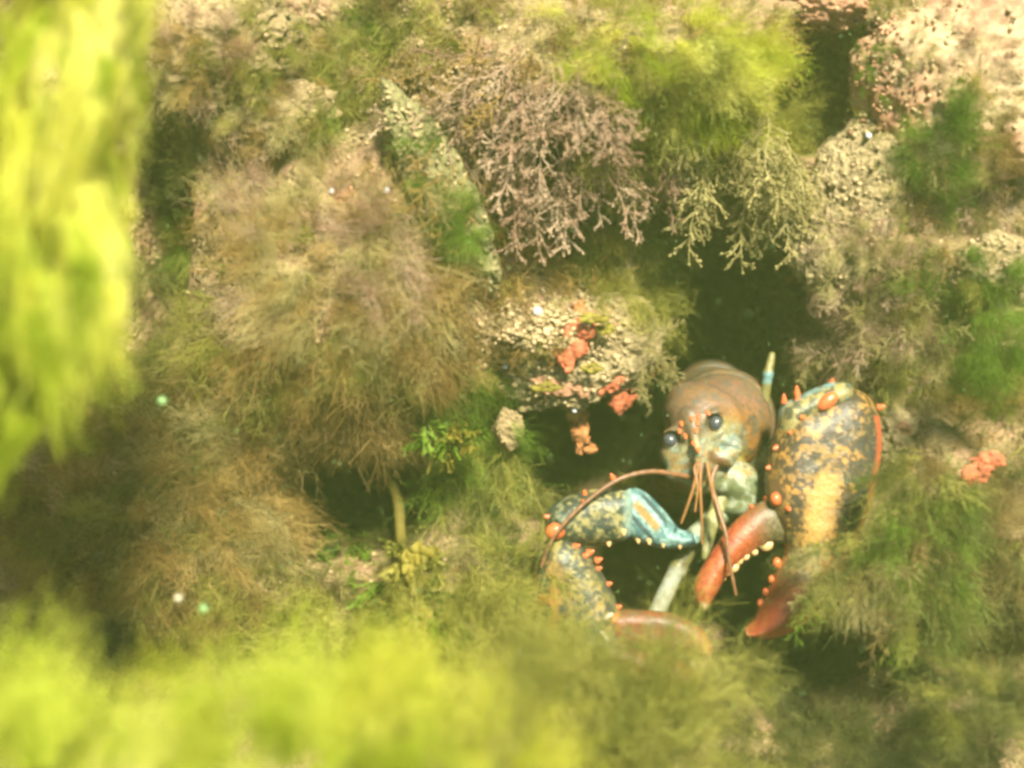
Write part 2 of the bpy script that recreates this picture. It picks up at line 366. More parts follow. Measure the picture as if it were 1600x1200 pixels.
def spray_ribbon(seed, n=16, wdt=.035):
    """thin flat green ribbons"""
    g = np.random.default_rng(seed)
    P, rad = strands(n, 10, 1.0, .38, .07, g, 1, .05)
    T = np.gradient(P, axis=1); T /= np.linalg.norm(T, axis=2, keepdims=True)
    side = np.cross(T, g.normal(0, 1, (n, 1, 3))); side /= np.linalg.norm(side, axis=2, keepdims=True)
    t = np.linspace(0, 1, 10)[None, :, None]; ww = wdt * (0.4 + np.sin(np.clip(t, .05, .97) * 3.14)) * (1 + .4 * np.sin(t * 20 + g.uniform(0, 6, (n, 1, 1))))
    nrm = np.cross(T, side)
    V = np.stack([P - side * ww, P + nrm * ww * .35, P + side * ww], 2)
    b = (np.arange(n)[:, None] * 10 + np.arange(9)[None, :]) * 3
    Fq = np.concatenate([np.stack([b + k, b + k + 1, b + 4 + k, b + 3 + k], -1).reshape(-1, 4) for k in (0, 1)])
    return V.reshape(-1, 3), Fq
def to_tri(VF):
    V, Fq = VF
    if Fq.shape[1] == 3: return V, Fq
    return V, np.concatenate([Fq[:, [0, 1, 2]], Fq[:, [0, 2, 3]]])
SPR = {'fil': [spray_fil(s, 24, 5, .0062) for s in range(5)],
       'fine': [spray_fil(20 + s, 42, 5, .0032, .42) for s in range(5)],
       'hair': [spray_hair(40 + s) for s in range(5)],
       'curl': [spray_hair(140 + s, 64, .0045, .38, .17) for s in range(5)],
       'bead': [spray_bead(60 + s) for s in range(6)],
       'thick': [spray_fil(80 + s, 12, 6, .014, .42, True) for s in range(4)],
       'ribbon': [spray_ribbon(100 + s) for s in range(4)]}
MESHES = {}
def spray_mesh(kind, i, mat):
    key = (kind, i, mat)
    if key not in MESHES:
        V, Fq = SPR[kind][i]; MESHES[key] = mesh_np('frond_' + kind, V, Fq, M[mat])
        return MESHES[key]
    return MESHES[key].copy()
def scr(v):   # screen direction (right, down, towards the diver) -> world
    return (RGT * v[0] - UP * v[1] - FWD * v[2]).normalized()
def tuft(px, py, L, kind, mat, n, dirv, spread, label, cat='seaweed', name='algae_tuft', root=(.25, .25), d=None, lift=0.0, droop=.25, group=None, lv=.45, part='frond', seed=None):
    """a tuft rooted on the rock at pixel (px,py); L = frond length in px there; root = half-width of the foot in L"""
    g = np.random.default_rng(int(px * 13 + py * 7) if seed is None else seed)
    mats = mat if isinstance(mat, tuple) else (mat,); kinds = kind if isinstance(kind, tuple) else (kind,)
    dd = (hit(px, py) if d is None else d) - lift
    loc = at(px, py, dd); o = empty(name, loc); tag(o, label, cat, group)
    k = K0 * dd; D0 = scr(dirv)
    for i in range(n):
        a, b = g.uniform(-1, 1, 2)
        rx, ry = a * root[0] * L * k, b * root[1] * L * k
        q = RGT * rx + UP * ry
        # follow the rock under the foot
        if d is None:
            dh = hit(px + rx / k, py - ry / k, dd) - lift
            q = q + FWD * max(-.03, min(.03, dh - dd))
        v = Vector(g.normal(0, 1, 3)).normalized()
        ang = abs(g.normal(0, 1)) * R_(spread) * .75
        ax = D0.cross(v);  ax = ax.normalized() if ax.length > 1e-4 else UP
        dr = Quaternion(ax, min(ang, R_(spread) * 1.4)) @ D0
        # fan outwards from the foot and droop
        dr = (dr + (RGT * a + UP * b) * .45 + Vector((0, 0, -droop))).normalized()
        kk = kinds[int(g.integers(len(kinds)))]; f = link(part, spray_mesh(kk, int(g.integers(len(SPR[kk]))), mats[int(g.integers(len(mats)))]), o, q)
        f.rotation_mode = 'QUATERNION'
        f.rotation_quaternion = dr.to_track_quat('Z', 'Y') @ Quaternion((0, 0, 1), g.uniform(0, 6.28))
        s = L * k * (1 - lv * g.random()); f.scale = (s * g.uniform(.85, 1.15), s * g.uniform(.85, 1.15), s)
    return o
# ------------------------------------------------------------------ algae on the reef
T = tuft
# big brown tuft, left of centre, and its neighbours
T(490, 400, 145, 'fine', ('tan', 'sage', 'brown'), 52, (-.2, .1, .85), 60, 'large fluffy pale brown algae tuft left of centre', root=(1.0, .8), droop=.3, lift=.012, lv=.6)
T(610, 380, 110, 'fine', ('sage', 'tan', 'brown'), 22, (.2, .2, .85), 60, 'greyish brown fuzzy tuft between the large tuft and the rock rib', root=(.8, .8), droop=.3, lift=.004, lv=.6)
T(540, 520, 150, 'fine', ('brown', 'olive', 'brown', 'dkbrown'), 34, (0, .6, .7), 50, 'golden brown drooping skirt of the large fluffy tuft', root=(1.0, .4), droop=.5, lift=.01, lv=.6)
T(640, 470, 150, 'fine', ('brown', 'dkbrown', 'sage'), 34, (.3, .5, .7), 50, 'reddish brown drooping algae tuft below the green patch', root=(.6, .6), droop=.5, lift=.008)
T(455, 320, 105, 'fine', ('sage', 'tan'), 22, (-.1, -.35, .7), 60, 'pale brown algae tuft above the large fluffy brown one', root=(.9, .4))
T(515, 605, 145, 'fine', ('dkbrown', 'brown'), 40, (-.1, .9, .45), 42, 'dark brown algae tuft hanging over the black hollow', root=(.8, .35), droop=.5)
T(370, 560, 150, 'fine', ('olive', 'brown'), 30, (-.3, .5, .7), 60, 'golden olive algae tuft on the lower left of the large brown tuft', root=(.7, .5))
T(300, 370, 100, 'fine', ('green', 'olive'), 16, (-.3, .3, .8), 55, 'thin green algae tuft beside the dark gap behind the curtain', root=(.4, .8))
T(270, 260, 100, 'fine', 'dkolive', 18, (-.2, .2, .8), 55, 'hazy olive algae tuft right of the lime curtain', root=(.5, .7))
T(240, 150, 80, 'fine', ('sage', 'olive'), 14, (.1, .1, .8), 60, 'pale grey green algae tuft at the upper edge of the curtain', root=(.7, .6))
T(330, 170, 70, 'fil', ('sage', 'tan'), 12, (0, .2, .8), 60, 'pale straw algae tuft growing on the pinkish rock', root=(1, .5))
T(290, 40, 60, 'fine', 'tan', 14, (0, .2, .8), 60, 'faint pinkish straw fuzz over the top of the pinkish rock', root=(1.3, .5), lift=.01)
T(390, 110, 60, 'fil', 'tan', 10, (0, .3, .8), 60, 'pale tan tuft on the right end of the pinkish rock', root=(.6, .6))
T(480, 110, 80, 'fil', ('brown', 'sage'), 18, (0, .2, .8), 60, 'straw brown algae tuft at the top left of centre', root=(.9, .6))
T(560, 90, 110, 'fine', ('olive', 'green', 'olive'), 24, (0, .55, .6), 50, 'mustard green algae tuft above the slanting rock rib', root=(.5, .8))
T(420, 30, 80, 'fil', ('olive', 'sage'), 16, (0, .2, .8), 55, 'olive algae tuft cut by the top edge near the pinkish rock', root=(.9, .5))
T(670, 40, 110, 'fil', ('dkbrown', 'olive'), 26, (.1, .4, .7), 55, 'dark brown algae tuft at the top edge with bright specks', root=(.9, .6))
T(590, 250, 50, 'fil', ('brown', 'tan'), 10, (-.2, .3, .8), 55, 'small rusty algae tuft on the slanting rock rib', root=(.6, .8))
T(470, 240, 60, 'fil', 'brown', 12, (0, .3, .8), 60, 'short rusty brown tuft on the tan rusty rock', root=(.9, .5))
# beaded fans
T(820, 140, 175, 'bead', 'tan', 34, (-.15, .85, .45), 48, 'pinkish beaded branching algae fan at upper centre', root=(.6, .45), droop=.3, part='branch', lift=.01)
T(880, 180, 170, 'bead', 'tan', 24, (.1, .9, .35), 32, 'grey pink beaded algae fan hanging beside the yellow mound', root=(.35, .5), droop=.4, part='branch', lift=.012)
T(740, 190, 130, 'bead', 'brown', 24, (-.6, .5, .5), 45, 'brown wiry branching algae left of the pinkish fan', root=(.5, .7), part='branch', lift=.005)
T(1010, 230, 130, 'bead', 'tan', 7, (.05, .95, .25), 22, 'few thin beaded sprays below the yellow green mound', root=(.35, .3), droop=.5, part='branch', lift=.02)
T(1170, 235, 165, 'bead', 'sage', 34, (-.15, .9, .45), 42, 'pale beaded algae fan hanging over the dark hole', root=(.42, .35), droop=.4, part='branch', lift=.015)
T(1240, 290, 120, 'fine', ('olive', 'sage'), 20, (.1, .8, .4), 40, 'wispy olive brown tuft right of the pale hanging fan', root=(.3, .4), droop=.5)
T(760, 300, 90, 'bead', 'brown', 14, (-.1, .9, .4), 45, 'brown wiry algae under the pinkish fan', root=(.9, .4), part='branch')
# yellow green mound at the top
T(1020, 50, 125, 'fine', ('lemon', 'lemon', 'lime', 'olive'), 52, (.15, .45, .75), 60, 'bright yellow green mound of fine algae at the top', root=(1.1, .55), lift=.01)
T(1125, 130, 105, 'fine', ('lemon', 'lemon', 'lime', 'olive'), 40, (.3, .5, .7), 60, 'yellow green lobe of fine algae sloping to the right', root=(.8, .6), lift=.008)
T(1000, 150, 140, 'fine', 'olive', 30, (0, .8, .5), 45, 'olive underside tuft of the yellow green mound', root=(.6, .5), droop=.4)
T(1195, 215, 110, 'fine', 'olive', 26, (.4, .4, .7), 60, 'soft olive tuft at the right end of the yellow green mound', root=(.5, .5))
T(950, 20, 110, 'fine', 'olive', 20, (-.3, .3, .8), 60, 'mossy green tuft left of the yellow green mound', root=(.6, .6))
# around the hole
T(980, 440, 120, 'fine', 'olive', 24, (.3, .3, .8), 60, 'mossy olive tuft on the right end of the sponge ledge', root=(.5, .5))
T(960, 360, 100, 'fil', 'dkolive', 22, (.1, .5, .7), 60, 'dark green tuft left of the black hole', root=(.9, .6))
T(850, 400, 100, 'fil', 'brown', 24, (.1, .3, .8), 60, 'brown tuft above the sponge ledge', root=(1, .5))
T(1010, 560, 70, 'bead', 'sage', 14, (.3, .5, .7), 55, 'pale wiry tuft touching the back of the lobster', root=(.4, .7), lift=.01)
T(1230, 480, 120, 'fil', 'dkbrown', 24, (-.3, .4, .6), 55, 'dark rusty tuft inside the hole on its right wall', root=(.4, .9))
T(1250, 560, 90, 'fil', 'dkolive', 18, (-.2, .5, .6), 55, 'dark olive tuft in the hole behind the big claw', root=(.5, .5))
T(1340, 400, 70, ('fine', 'bead'), ('tan', 'sage'), 22, (-.2, .3, .8), 60, 'pale sandy tuft at the foot of the tan ridge', root=(.8, .8))
T(1450, 350, 60, 'fine', ('sage', 'tan'), 18, (0, .2, .8), 60, 'thin sandy fuzz between the ridge and the edge stone', root=(1.2, .8))
T(1390, 470, 90, ('bead', 'fine'), ('sage', 'tan'), 30, (-.3, .3, .8), 62, 'pale yellow wiry tuft above the big claw', root=(.7, .6))
T(1330, 540, 80, ('bead', 'fine'), ('tan', 'sage'), 24, (-.3, .5, .7), 60, 'tangled pale tuft hanging onto the top of the big claw', root=(.7, .5))
T(1430, 570, 85, ('bead', 'fine'), ('sage', 'olive'), 26, (.1, .4, .8), 60, 'pale tangled tuft right of the big claw', root=(.6, .5))
T(1400, 370, 70, 'fine', ('sage', 'tan'), 18, (0, .2, .8), 65, 'sandy wispy tuft below the tan ridge', root=(.9, .6))
T(1470, 240, 110, 'fine', 'green', 22, (-.1, .1, .9), 60, 'light green tuft on the pink boulder', root=(.5, .6))
T(1420, 290, 90, 'fine', 'sage', 16, (-.3, .5, .7), 60, 'greyish tuft under the light green one', root=(.8, .6))
T(1560, 190, 80, 'fine', ('dkbrown', 'brown'), 16, (0, .2, .8), 60, 'dark brown tuft at the right edge on the pink boulder', root=(.5, .8))
T(1550, 320, 80, ('fine', 'bead'), ('brown', 'sage', 'tan'), 22, (-.1, .5, .7), 60, 'brown straggly tuft at the right edge above the tan stone', root=(.7, .6))
T(1510, 420, 90, 'fine', 'green', 14, (-.2, .4, .8), 60, 'small blue green tuft left of the tan edge stone', root=(.8, .5))
T(1480, 480, 90, 'fine', ('sage', 'olive', 'green'), 26, (-.1, .3, .8), 62, 'straw coloured tuft at right below the small green one', root=(.8, .6))
T(1545, 540, 110, 'fine', 'green', 26, (.1, .5, .8), 50, 'bright green blurred algae at the right edge', root=(.4, .5), lift=.05)
T(1580, 620, 110, 'fil', 'brown', 18, (-.2, .5, .7), 55, 'brown tuft at the right edge below the bright green algae', root=(.4, .7))
T(1490, 640, 90, 'fil', 'dkbrown', 18, (0, .4, .7), 60, 'dark tuft in the shade right of the beige rock', root=(.8, .6))
# right foreground mass in front of the big claw, shade put into its colours
CW = dict(lift=0.0)
T(1330, 880, 100, ('fine', 'bead'), ('dkolive', 'green', 'olive', 'sage'), 32, (-.5, .3, .8), 60, 'matted green brown tuft covering the lower edge of the big claw', root=(.6, .45), d=.548)
T(1425, 800, 105, ('fine', 'fil'), ('olive', 'dkbrown', 'green', 'dkolive'), 38, (-.1, .3, .8), 65, 'olive tuft against the right side of the big claw', root=(.55, .7), d=.555)
T(1360, 915, 95, ('fine', 'bead'), ('olive', 'dkolive', 'dkbrown'), 28, (-.5, .4, .7), 50, 'tangled olive tuft below the big claw', root=(.7, .5), d=.55)
T(1450, 860, 120, ('fine', 'fil'), ('green', 'dkolive', 'green', 'dkolive'), 36, (0, .4, .8), 60, 'vivid green tuft at lower right', root=(.5, .9), d=.55)
T(1440, 960, 90, 'fine', 'green', 16, (0, .7, .6), 40, 'green wisps hanging below the vivid green tuft', root=(.5, .4), d=.565)
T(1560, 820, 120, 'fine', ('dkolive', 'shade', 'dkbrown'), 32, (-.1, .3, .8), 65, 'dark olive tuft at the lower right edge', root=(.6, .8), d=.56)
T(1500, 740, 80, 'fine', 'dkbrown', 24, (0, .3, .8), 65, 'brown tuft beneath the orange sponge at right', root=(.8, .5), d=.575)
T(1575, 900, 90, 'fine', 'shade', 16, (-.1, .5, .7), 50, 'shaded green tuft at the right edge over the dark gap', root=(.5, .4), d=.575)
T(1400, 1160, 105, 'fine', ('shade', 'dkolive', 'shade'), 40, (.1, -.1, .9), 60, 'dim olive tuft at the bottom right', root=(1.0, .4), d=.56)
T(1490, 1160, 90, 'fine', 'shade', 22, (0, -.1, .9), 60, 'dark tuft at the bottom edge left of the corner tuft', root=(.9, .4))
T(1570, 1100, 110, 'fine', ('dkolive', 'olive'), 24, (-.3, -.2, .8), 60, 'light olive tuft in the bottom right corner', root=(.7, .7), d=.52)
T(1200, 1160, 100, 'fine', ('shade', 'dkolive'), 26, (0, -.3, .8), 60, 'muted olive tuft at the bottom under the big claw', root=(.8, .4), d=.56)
T(1180, 1040, 80, 'fine', ('dkolive', 'olive'), 20, (0, -.3, .8), 60, 'short olive tuft just below the red pincer tips', root=(.8, .4), d=.585)
# middle green and lower centre
T(740, 620, 110, 'fine', 'green', 22, (.1, .8, .5), 45, 'pale green tuft under the sponge ledge', root=(.6, .4), droop=.4)
T(745, 760, 140, 'fine', ('green', 'green', 'olive'), 54, (.05, .7, .7), 40, 'long green wisps falling left of the lobster', root=(.35, .7), droop=.4)
T(800, 820, 110, 'fil', 'dkolive', 34, (.3, 0, .9), 65, 'dense dark olive tuft left of the small claw', root=(.6, .9))
T(790, 950, 120, 'fil', 'olive', 34, (.3, -.1, .9), 65, 'olive tuft at the foot of the small claw', root=(.7, .7), d=.575)
T(690, 1000, 130, 'fil', 'olive', 30, (0, -.2, .9), 65, 'soft olive tuft under the yellow frond', root=(.8, .5), d=.55)
T(545, 860, 60, 'ribbon', 'green', 14, (.3, .2, .8), 60, 'small bright green ribbon patch in the black hollow', root=(.9, .4), lift=.01)
T(590, 975, 110, ('fil', 'fine'), ('dkbrown', 'olive'), 34, (0, -.1, .9), 65, 'brown tuft below the black hollow', root=(.8, .5))
T(660, 960, 90, 'ribbon', 'green', 10, (-.2, .4, .8), 50, 'green ribbon wisps left of the yellow frond tip', root=(.8, .4), lift=.02)
T(850, 770, 80, 'fine', ('dkolive', 'dkbrown'), 24, (.2, .2, .8), 60, 'shaded tuft on the floor of the crevice behind the small claw', root=(1.0, .4))  # dark weed here and next, added to darken the sunlit crevice floor
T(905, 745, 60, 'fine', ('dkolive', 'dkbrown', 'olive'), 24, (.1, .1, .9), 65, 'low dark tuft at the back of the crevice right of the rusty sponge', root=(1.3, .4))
T(1510, 1050, 80, 'fine', ('shade', 'dkbrown'), 26, (0, -.1, .9), 60, 'dark brownish tuft below the dark gap near the right edge', root=(1.0, .5))  # dark weed added where the gap is only shade
T(560, 885, 70, 'fine', ('dkolive', 'dkbrown'), 26, (0, -.1, .9), 60, 'low dark tuft on the floor of the black hollow', root=(1.2, .4))  # added dark weed stands in for shade on the lit floor
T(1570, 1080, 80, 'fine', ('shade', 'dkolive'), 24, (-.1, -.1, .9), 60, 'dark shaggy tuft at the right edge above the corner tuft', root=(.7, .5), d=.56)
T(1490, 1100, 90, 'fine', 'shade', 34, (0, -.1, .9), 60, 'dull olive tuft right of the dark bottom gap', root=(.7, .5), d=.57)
T(340, 90, 80, 'fine', ('olive', 'brown'), 22, (0, .3, .8), 60, 'olive brown fuzz across the middle of the pinkish rock', root=(1.3, .6), lift=.004)
T(430, 200, 70, 'fine', ('olive', 'brown', 'sage'), 22, (0, .3, .8), 60, 'olive brown fuzz over the tan rusty rock', root=(1.2, .6), lift=.004)
T(1030, 500, 80, 'fine', ('olive', 'dkolive'), 18, (.2, .5, .7), 55, 'olive fringe on the ledge edge facing the hole', root=(.4, .8))
T(1470, 60, 60, 'fine', ('tan', 'sage'), 16, (0, .2, .8), 60, 'thin rosy fuzz on top of the pink boulder', root=(1.6, .7), lift=.003)
# left lower brown mass
T(335, 740, 135, 'fine', ('dkbrown', 'brown', 'sage'), 46, (.25, .1, .85), 65, 'wide brown tuft at left below the large fluffy one', root=(.9, .5))
T(360, 820, 110, 'fine', ('sage', 'brown'), 26, (.7, -.1, .6), 45, 'pale brown sprays reaching right to the black hollow', root=(.5, .5), lift=.01)
T(200, 720, 140, 'fine', ('dkolive', 'brown'), 40, (0, .1, .9), 65, 'dark olive tuft at left under the lime curtain', root=(.9, .5))
T(130, 850, 140, 'fine', ('dkbrown', 'brown', 'olive'), 44, (0, .1, .9), 65, 'shaded brown tuft at the left edge', root=(.9, .6))
T(310, 900, 130, 'fine', ('dkbrown', 'brown', 'olive'), 36, (.1, .2, .9), 65, 'dusky brown tuft above the bottom green cloud', root=(.9, .5))
T(500, 980, 120, 'fil', 'olive', 26, (0, -.2, .9), 65, 'drab olive tuft right above the bottom green cloud', root=(.9, .4), lift=.02)
T(270, 560, 140, 'fine', 'dkolive', 34, (-.1, .3, .9), 60, 'dark green tuft in the shadow right of the curtain', root=(.6, .9))

# lime curtain hanging close to the lens, rooted on the buttress left of the frame
def long_tuft(name, label, roots, L, mat, dirv, spread, d, n, kind='hair', seed=1, anchor=None, fan=0.0, dj=.02, slim=.5):
    g = np.random.default_rng(seed)
    loc = at(*(anchor or (roots[0][0], roots[0][1], d))); o = empty(name, loc); tag(o, label, 'seaweed')
    for i in range(n):
        (x0, y0), (x1, y1) = roots; u, v = g.random(2)
        dd = d + g.uniform(-dj, dj)
        p = at(x0 + (x1 - x0) * u, y0 + (y1 - y0) * v, dd)
        vv = (scr((dirv[0] + fan * (u - .5) * 2, dirv[1], dirv[2])) + Vector(g.normal(0, math.sin(R_(spread)), 3))).normalized()
        f = link('strand_clump', spray_mesh(kind, int(g.integers(5)), mat if isinstance(mat, str) else mat[int(g.integers(len(mat)))]), o, p - loc)
        f.rotation_mode = 'QUATERNION'; f.rotation_quaternion = vv.to_track_quat('Z', 'Y') @ Quaternion((0, 0, 1), g.uniform(0, 6.28))
        s = L * K0 * d * g.uniform(.6, 1.1); f.scale = (s * slim, s * slim, s)
    return o
def billow(label, poly, n, L, d, mats, seed, anchor, dj=.03, spread=.5, dirv=(.05, 1, 0), slim=.75, kind='curl'):
    """a billowing mass: curly strand clumps filling an outline in depth"""
    g = np.random.default_rng(seed); loc = at(*anchor); o = empty('algae_curtain', loc); tag(o, label, 'seaweed')
    S = spl_(poly); lo = S.min(0); hi = S.max(0); c = 0
    while c < n:
        x, y = g.uniform(lo[0], hi[0]), g.uniform(lo[1], hi[1])
        if not inside_(x, y, S): continue
        c += 1; dd = d + g.uniform(-dj, dj); vv = (scr(dirv) + Vector(g.normal(0, spread, 3))).normalized(); s = L * K0 * d * g.uniform(.6, 1.2)
        f = link('strand_clump', spray_mesh(kind, int(g.integers(5)), mats[int(g.integers(len(mats)))]), o, at(x, y, dd) - loc - vv * s * .5)
        f.rotation_mode = 'QUATERNION'; f.rotation_quaternion = vv.to_track_quat('Z', 'Y') @ Quaternion((0, 0, 1), g.uniform(0, 6.28)); f.scale = (s * slim, s * slim, s)
    return o
def spl_(p): return np.asarray(p, float)
def inside_(x, y, S):
    r = False; n = len(S)
    for i in range(n):
        a, b = S[i], S[i - 1]
        if (a[1] > y) != (b[1] > y) and x < (b[0] - a[0]) * (y - a[1]) / (b[1] - a[1]) + a[0]: r = not r
    return r
cur = billow('bright lemon lime curtain of blurred filaments down the left edge', [(-250, -250), (250, -250), (245, -20), (200, 70), (215, 150), (165, 240), (195, 330), (165, 380), (60, 390), (-60, 410), (-250, 420)], 170, 260, .38, ('lemon', 'lemon', 'lemon', 'lime'), 3, (-420, 100, .39), spread=.24, slim=.65, kind='hair')
billow('green lower fold of the left curtain under its lemon top', [(-250, 360), (175, 360), (195, 440), (188, 520), (140, 590), (60, 625), (-60, 650), (-250, 650)], 130, 220, .38, ('lime', 'lemon', 'lime'), 6, (-420, 400, .41), spread=.25, slim=.7, kind='hair')
billow('darker green trailing end of the curtain at the left edge', [(-250, 560), (100, 580), (55, 660), (10, 740), (-60, 760), (-250, 770)], 60, 170, .40, ('lime',), 4, (-420, 560, .42), dirv=(-.35, 1, 0), spread=.3, kind='hair')
# blurred green cloud along the bottom, close to the lens
long_tuft('algae_cloud', 'pale green blurred algae in the bottom left corner', ((-200, 1100), (110, 1420)), 230, ('lime', 'lime', 'lime', 'lemon'), (0, -1, .1), 24, .36, 50, 'fine', 5, (-30, 1420, .37), .35, slim=.9)
long_tuft('algae_cloud', 'low green blurred algae at the bottom left behind the corner mass', ((90, 1180), (330, 1420)), 200, ('lime', 'lime', 'lime', 'lemon'), (0.05, -1, .1), 24, .36, 36, 'fine', 6, (220, 1430, .37), .35, slim=.9)
long_tuft('algae_cloud', 'bright blurred green algae mound along the bottom left of centre', ((290, 1110), (620, 1420)), 220, ('lime', 'lime', 'lime', 'lemon'), (0, -1, .1), 26, .365, 64, 'fine', 7, (460, 1430, .37), .4, slim=.9)
long_tuft('algae_cloud', 'yellowish blurred algae mound at the bottom centre', ((590, 1150), (860, 1420)), 210, ('lime', 'lemon', 'olive'), (.1, -1, .1), 26, .38, 48, 'fine', 8, (740, 1430, .39), .4, slim=.9)
long_tuft('algae_cloud', 'olive feathery algae at the bottom in front of the small claw', ((790, 1050), (1090, 1330)), 190, 'olive', (.0, -1, .15), 30, .49, 76, 'fine', 9, (950, 1340, .49), .45, slim=1)

# short turf all over the rock, too dense to count
def turf(name, mat, n, cond, L, seed, label):
    g = np.random.default_rng(seed)
    inx = (GX > -.36) & (GX < .36) & (GY > -.30) & (GY < .28)
    ii = np.argwhere(inx); P = RV.reshape(ny, nx, 3); parts = []
    base = [spray_fil(200 + k, 9, 4, .012, .5) for k in range(5)]
    N = np.cross(np.gradient(P, axis=1), np.gradient(P, axis=0)); N /= np.linalg.norm(N, axis=2, keepdims=True)
    cnt = 0; tries = 0
    pick = ii[g.integers(0, len(ii), n * 4)]
    f = fbm(P[pick[:, 0], pick[:, 1]], 14, 3, seed)
    for (r, c), fv in zip(pick, f):
        if cnt >= n: break
        if not cond(fv): continue
        p = P[r, c] + g.normal(0, .001, 3); nrm = Vector(N[r, c]); 
        if nrm.dot(FWD) > 0: nrm = -nrm
        q = (nrm + Vector(g.normal(0, .5, 3)) + Vector((0, 0, -.2))).normalized().to_track_quat('Z', 'Y') @ Quaternion((0, 0, 1), g.uniform(0, 6.28))
        V, Fq = base[g.integers(5)]; s = L * g.uniform(.5, 1.2)
        parts.append(((V * s) @ np.array(q.to_matrix()).T + p, Fq)); cnt += 1
    V, Fq = merge(parts)
    o = link(name, mesh_np(name, V, Fq, M[mat])); tag(o, label, 'seaweed', kind='stuff')
turf('brown_algal_turf', 'brown', 1300, lambda v: v < .54, .018, 5, 'short brown algal turf covering the reef rock')
turf('olive_algal_turf', 'olive', 1000, lambda v: v > .46, .019, 6, 'short olive algal turf covering the reef rock')
turf('pale_algal_turf', 'sage', 900, lambda v: v > .40, .016, 7, 'short pale algal turf dotted over the reef rock')
# ------------------------------------------------------------------ the lobster
SL = K0 * FOCUS                                   # one pixel of the photograph at the lobster, in metres
LROOT = at(1120, 800, FOCUS + .03)
lobster = empty('lobster', LROOT)
tag(lobster, 'mottled brown and orange lobster facing out of its hole with open red pincers', 'lobster')
def pc(px, py, z):
    """picture position and height z (px, towards the diver) -> lobster coordinates"""
    f = 1 - z * SL / FOCUS
    return np.array([800 + (px - 800) * f, 600 + (py - 600) * f, z], float)
def l2w(P):
    P = np.asarray(P, float)
    return np.array(CAM) + (FOCUS - P[..., 2:3] * SL) * np.array(FWD) + (P[..., 0:1] - 800) * SL * np.array(RGT) + (600 - P[..., 1:2]) * SL * np.array(UP) - np.array(LROOT)
def surfnet(f, lo, hi, step):
    lo = np.array(lo, float); hi = np.array(hi, float); n = np.ceil((hi - lo) / step).astype(int) + 1
    ax = [lo[i] + step * np.arange(n[i]) for i in range(3)]
    G = np.stack(np.meshgrid(*ax, indexing='ij'), -1); Fv = f(G); ins = Fv < 0
    c = ins[:-1, :-1, :-1].astype(np.int8)
    corners = [(a, b, d) for a in (0, 1) for b in (0, 1) for d in (0, 1)]
    sl = lambda A, o: A[o[0]:A.shape[0] - 1 + o[0], o[1]:A.shape[1] - 1 + o[1], o[2]:A.shape[2] - 1 + o[2]]
    cnt = sum(sl(ins, o).astype(np.int8) for o in corners)
    act = (cnt > 0) & (cnt < 8); I = np.argwhere(act)
    ids = -np.ones(act.shape, np.int64); ids[act] = np.arange(len(I))
    acc = np.zeros((len(I), 3)); num = np.zeros(len(I))
    for a in range(8):
        for b in range(a + 1, 8):
            oa, ob = np.array(corners[a]), np.array(corners[b])
            if np.abs(oa - ob).sum() != 1: continue
            va = Fv[tuple((I + oa).T)]; vb = Fv[tuple((I + ob).T)]; x = (va < 0) != (vb < 0)
            t = np.where(x, va / (va - vb + 1e-12), 0)
            acc += np.where(x[:, None], oa + t[:, None] * (ob - oa), 0); num += x
    V = lo + step * (I + acc / num[:, None])
    Fs = []
    for k in range(3):
        o = [0, 0, 0]; o[k] = 1
        A = ins; B = np.roll(ins, -1, k)
        sg = (A != B)
        s2 = [slice(1, -1)] * 3; s2[k] = slice(0, -1)
        mask = np.zeros_like(sg); mask[tuple(s2)] = sg[tuple(s2)]
        E = np.argwhere(mask); u, v = [j for j in range(3) if j != k]
        du = np.zeros(3, int); du[u] = 1; dv = np.zeros(3, int); dv[v] = 1
        q = np.stack([ids[tuple((E - du - dv).T)], ids[tuple((E - dv).T)], ids[tuple(E.T)], ids[tuple((E - du).T)]], -1)
        flip = A[tuple(E.T)] ^ (k == 1)
        q[~flip] = q[~flip][:, ::-1]
        Fs.append(q[(q >= 0).all(1)])
    return V, np.concatenate(Fs)
def relax(V, Fq, it=2, lam=.5):
    for _ in range(it):
        acc = np.zeros_like(V); num = np.zeros(len(V))
        for k in range(4):
            a, b = Fq[:, k], Fq[:, (k + 1) % 4]
            np.add.at(acc, a, V[b]); np.add.at(acc, b, V[a]); np.add.at(num, a, 1); np.add.at(num, b, 1)
        V = V + lam * (acc / num[:, None] - V)
    return V
def rcone(P, a, b, ra, rb):
    a = np.asarray(a, float); b = np.asarray(b, float); d = b - a
    t = np.clip(((P - a) @ d) / (d @ d), 0, 1)
    return np.linalg.norm(P - a - t[..., None] * d, axis=-1) - (ra + (rb - ra) * t)
def ell(P, c, r, rz=0):
    Q = P - np.asarray(c, float); ca, sa = math.cos(R_(rz)), math.sin(R_(rz))
    Q = np.stack([Q[..., 0] * ca + Q[..., 1] * sa, -Q[..., 0] * sa + Q[..., 1] * ca, Q[..., 2]], -1) / np.asarray(r, float)
    return (np.linalg.norm(Q, axis=-1) - 1) * min(r)
def smin(a, b, k):
    h = np.clip(.5 + .5 * (b - a) / k, 0, 1); return b + (a - b) * h - k * h * (1 - h)
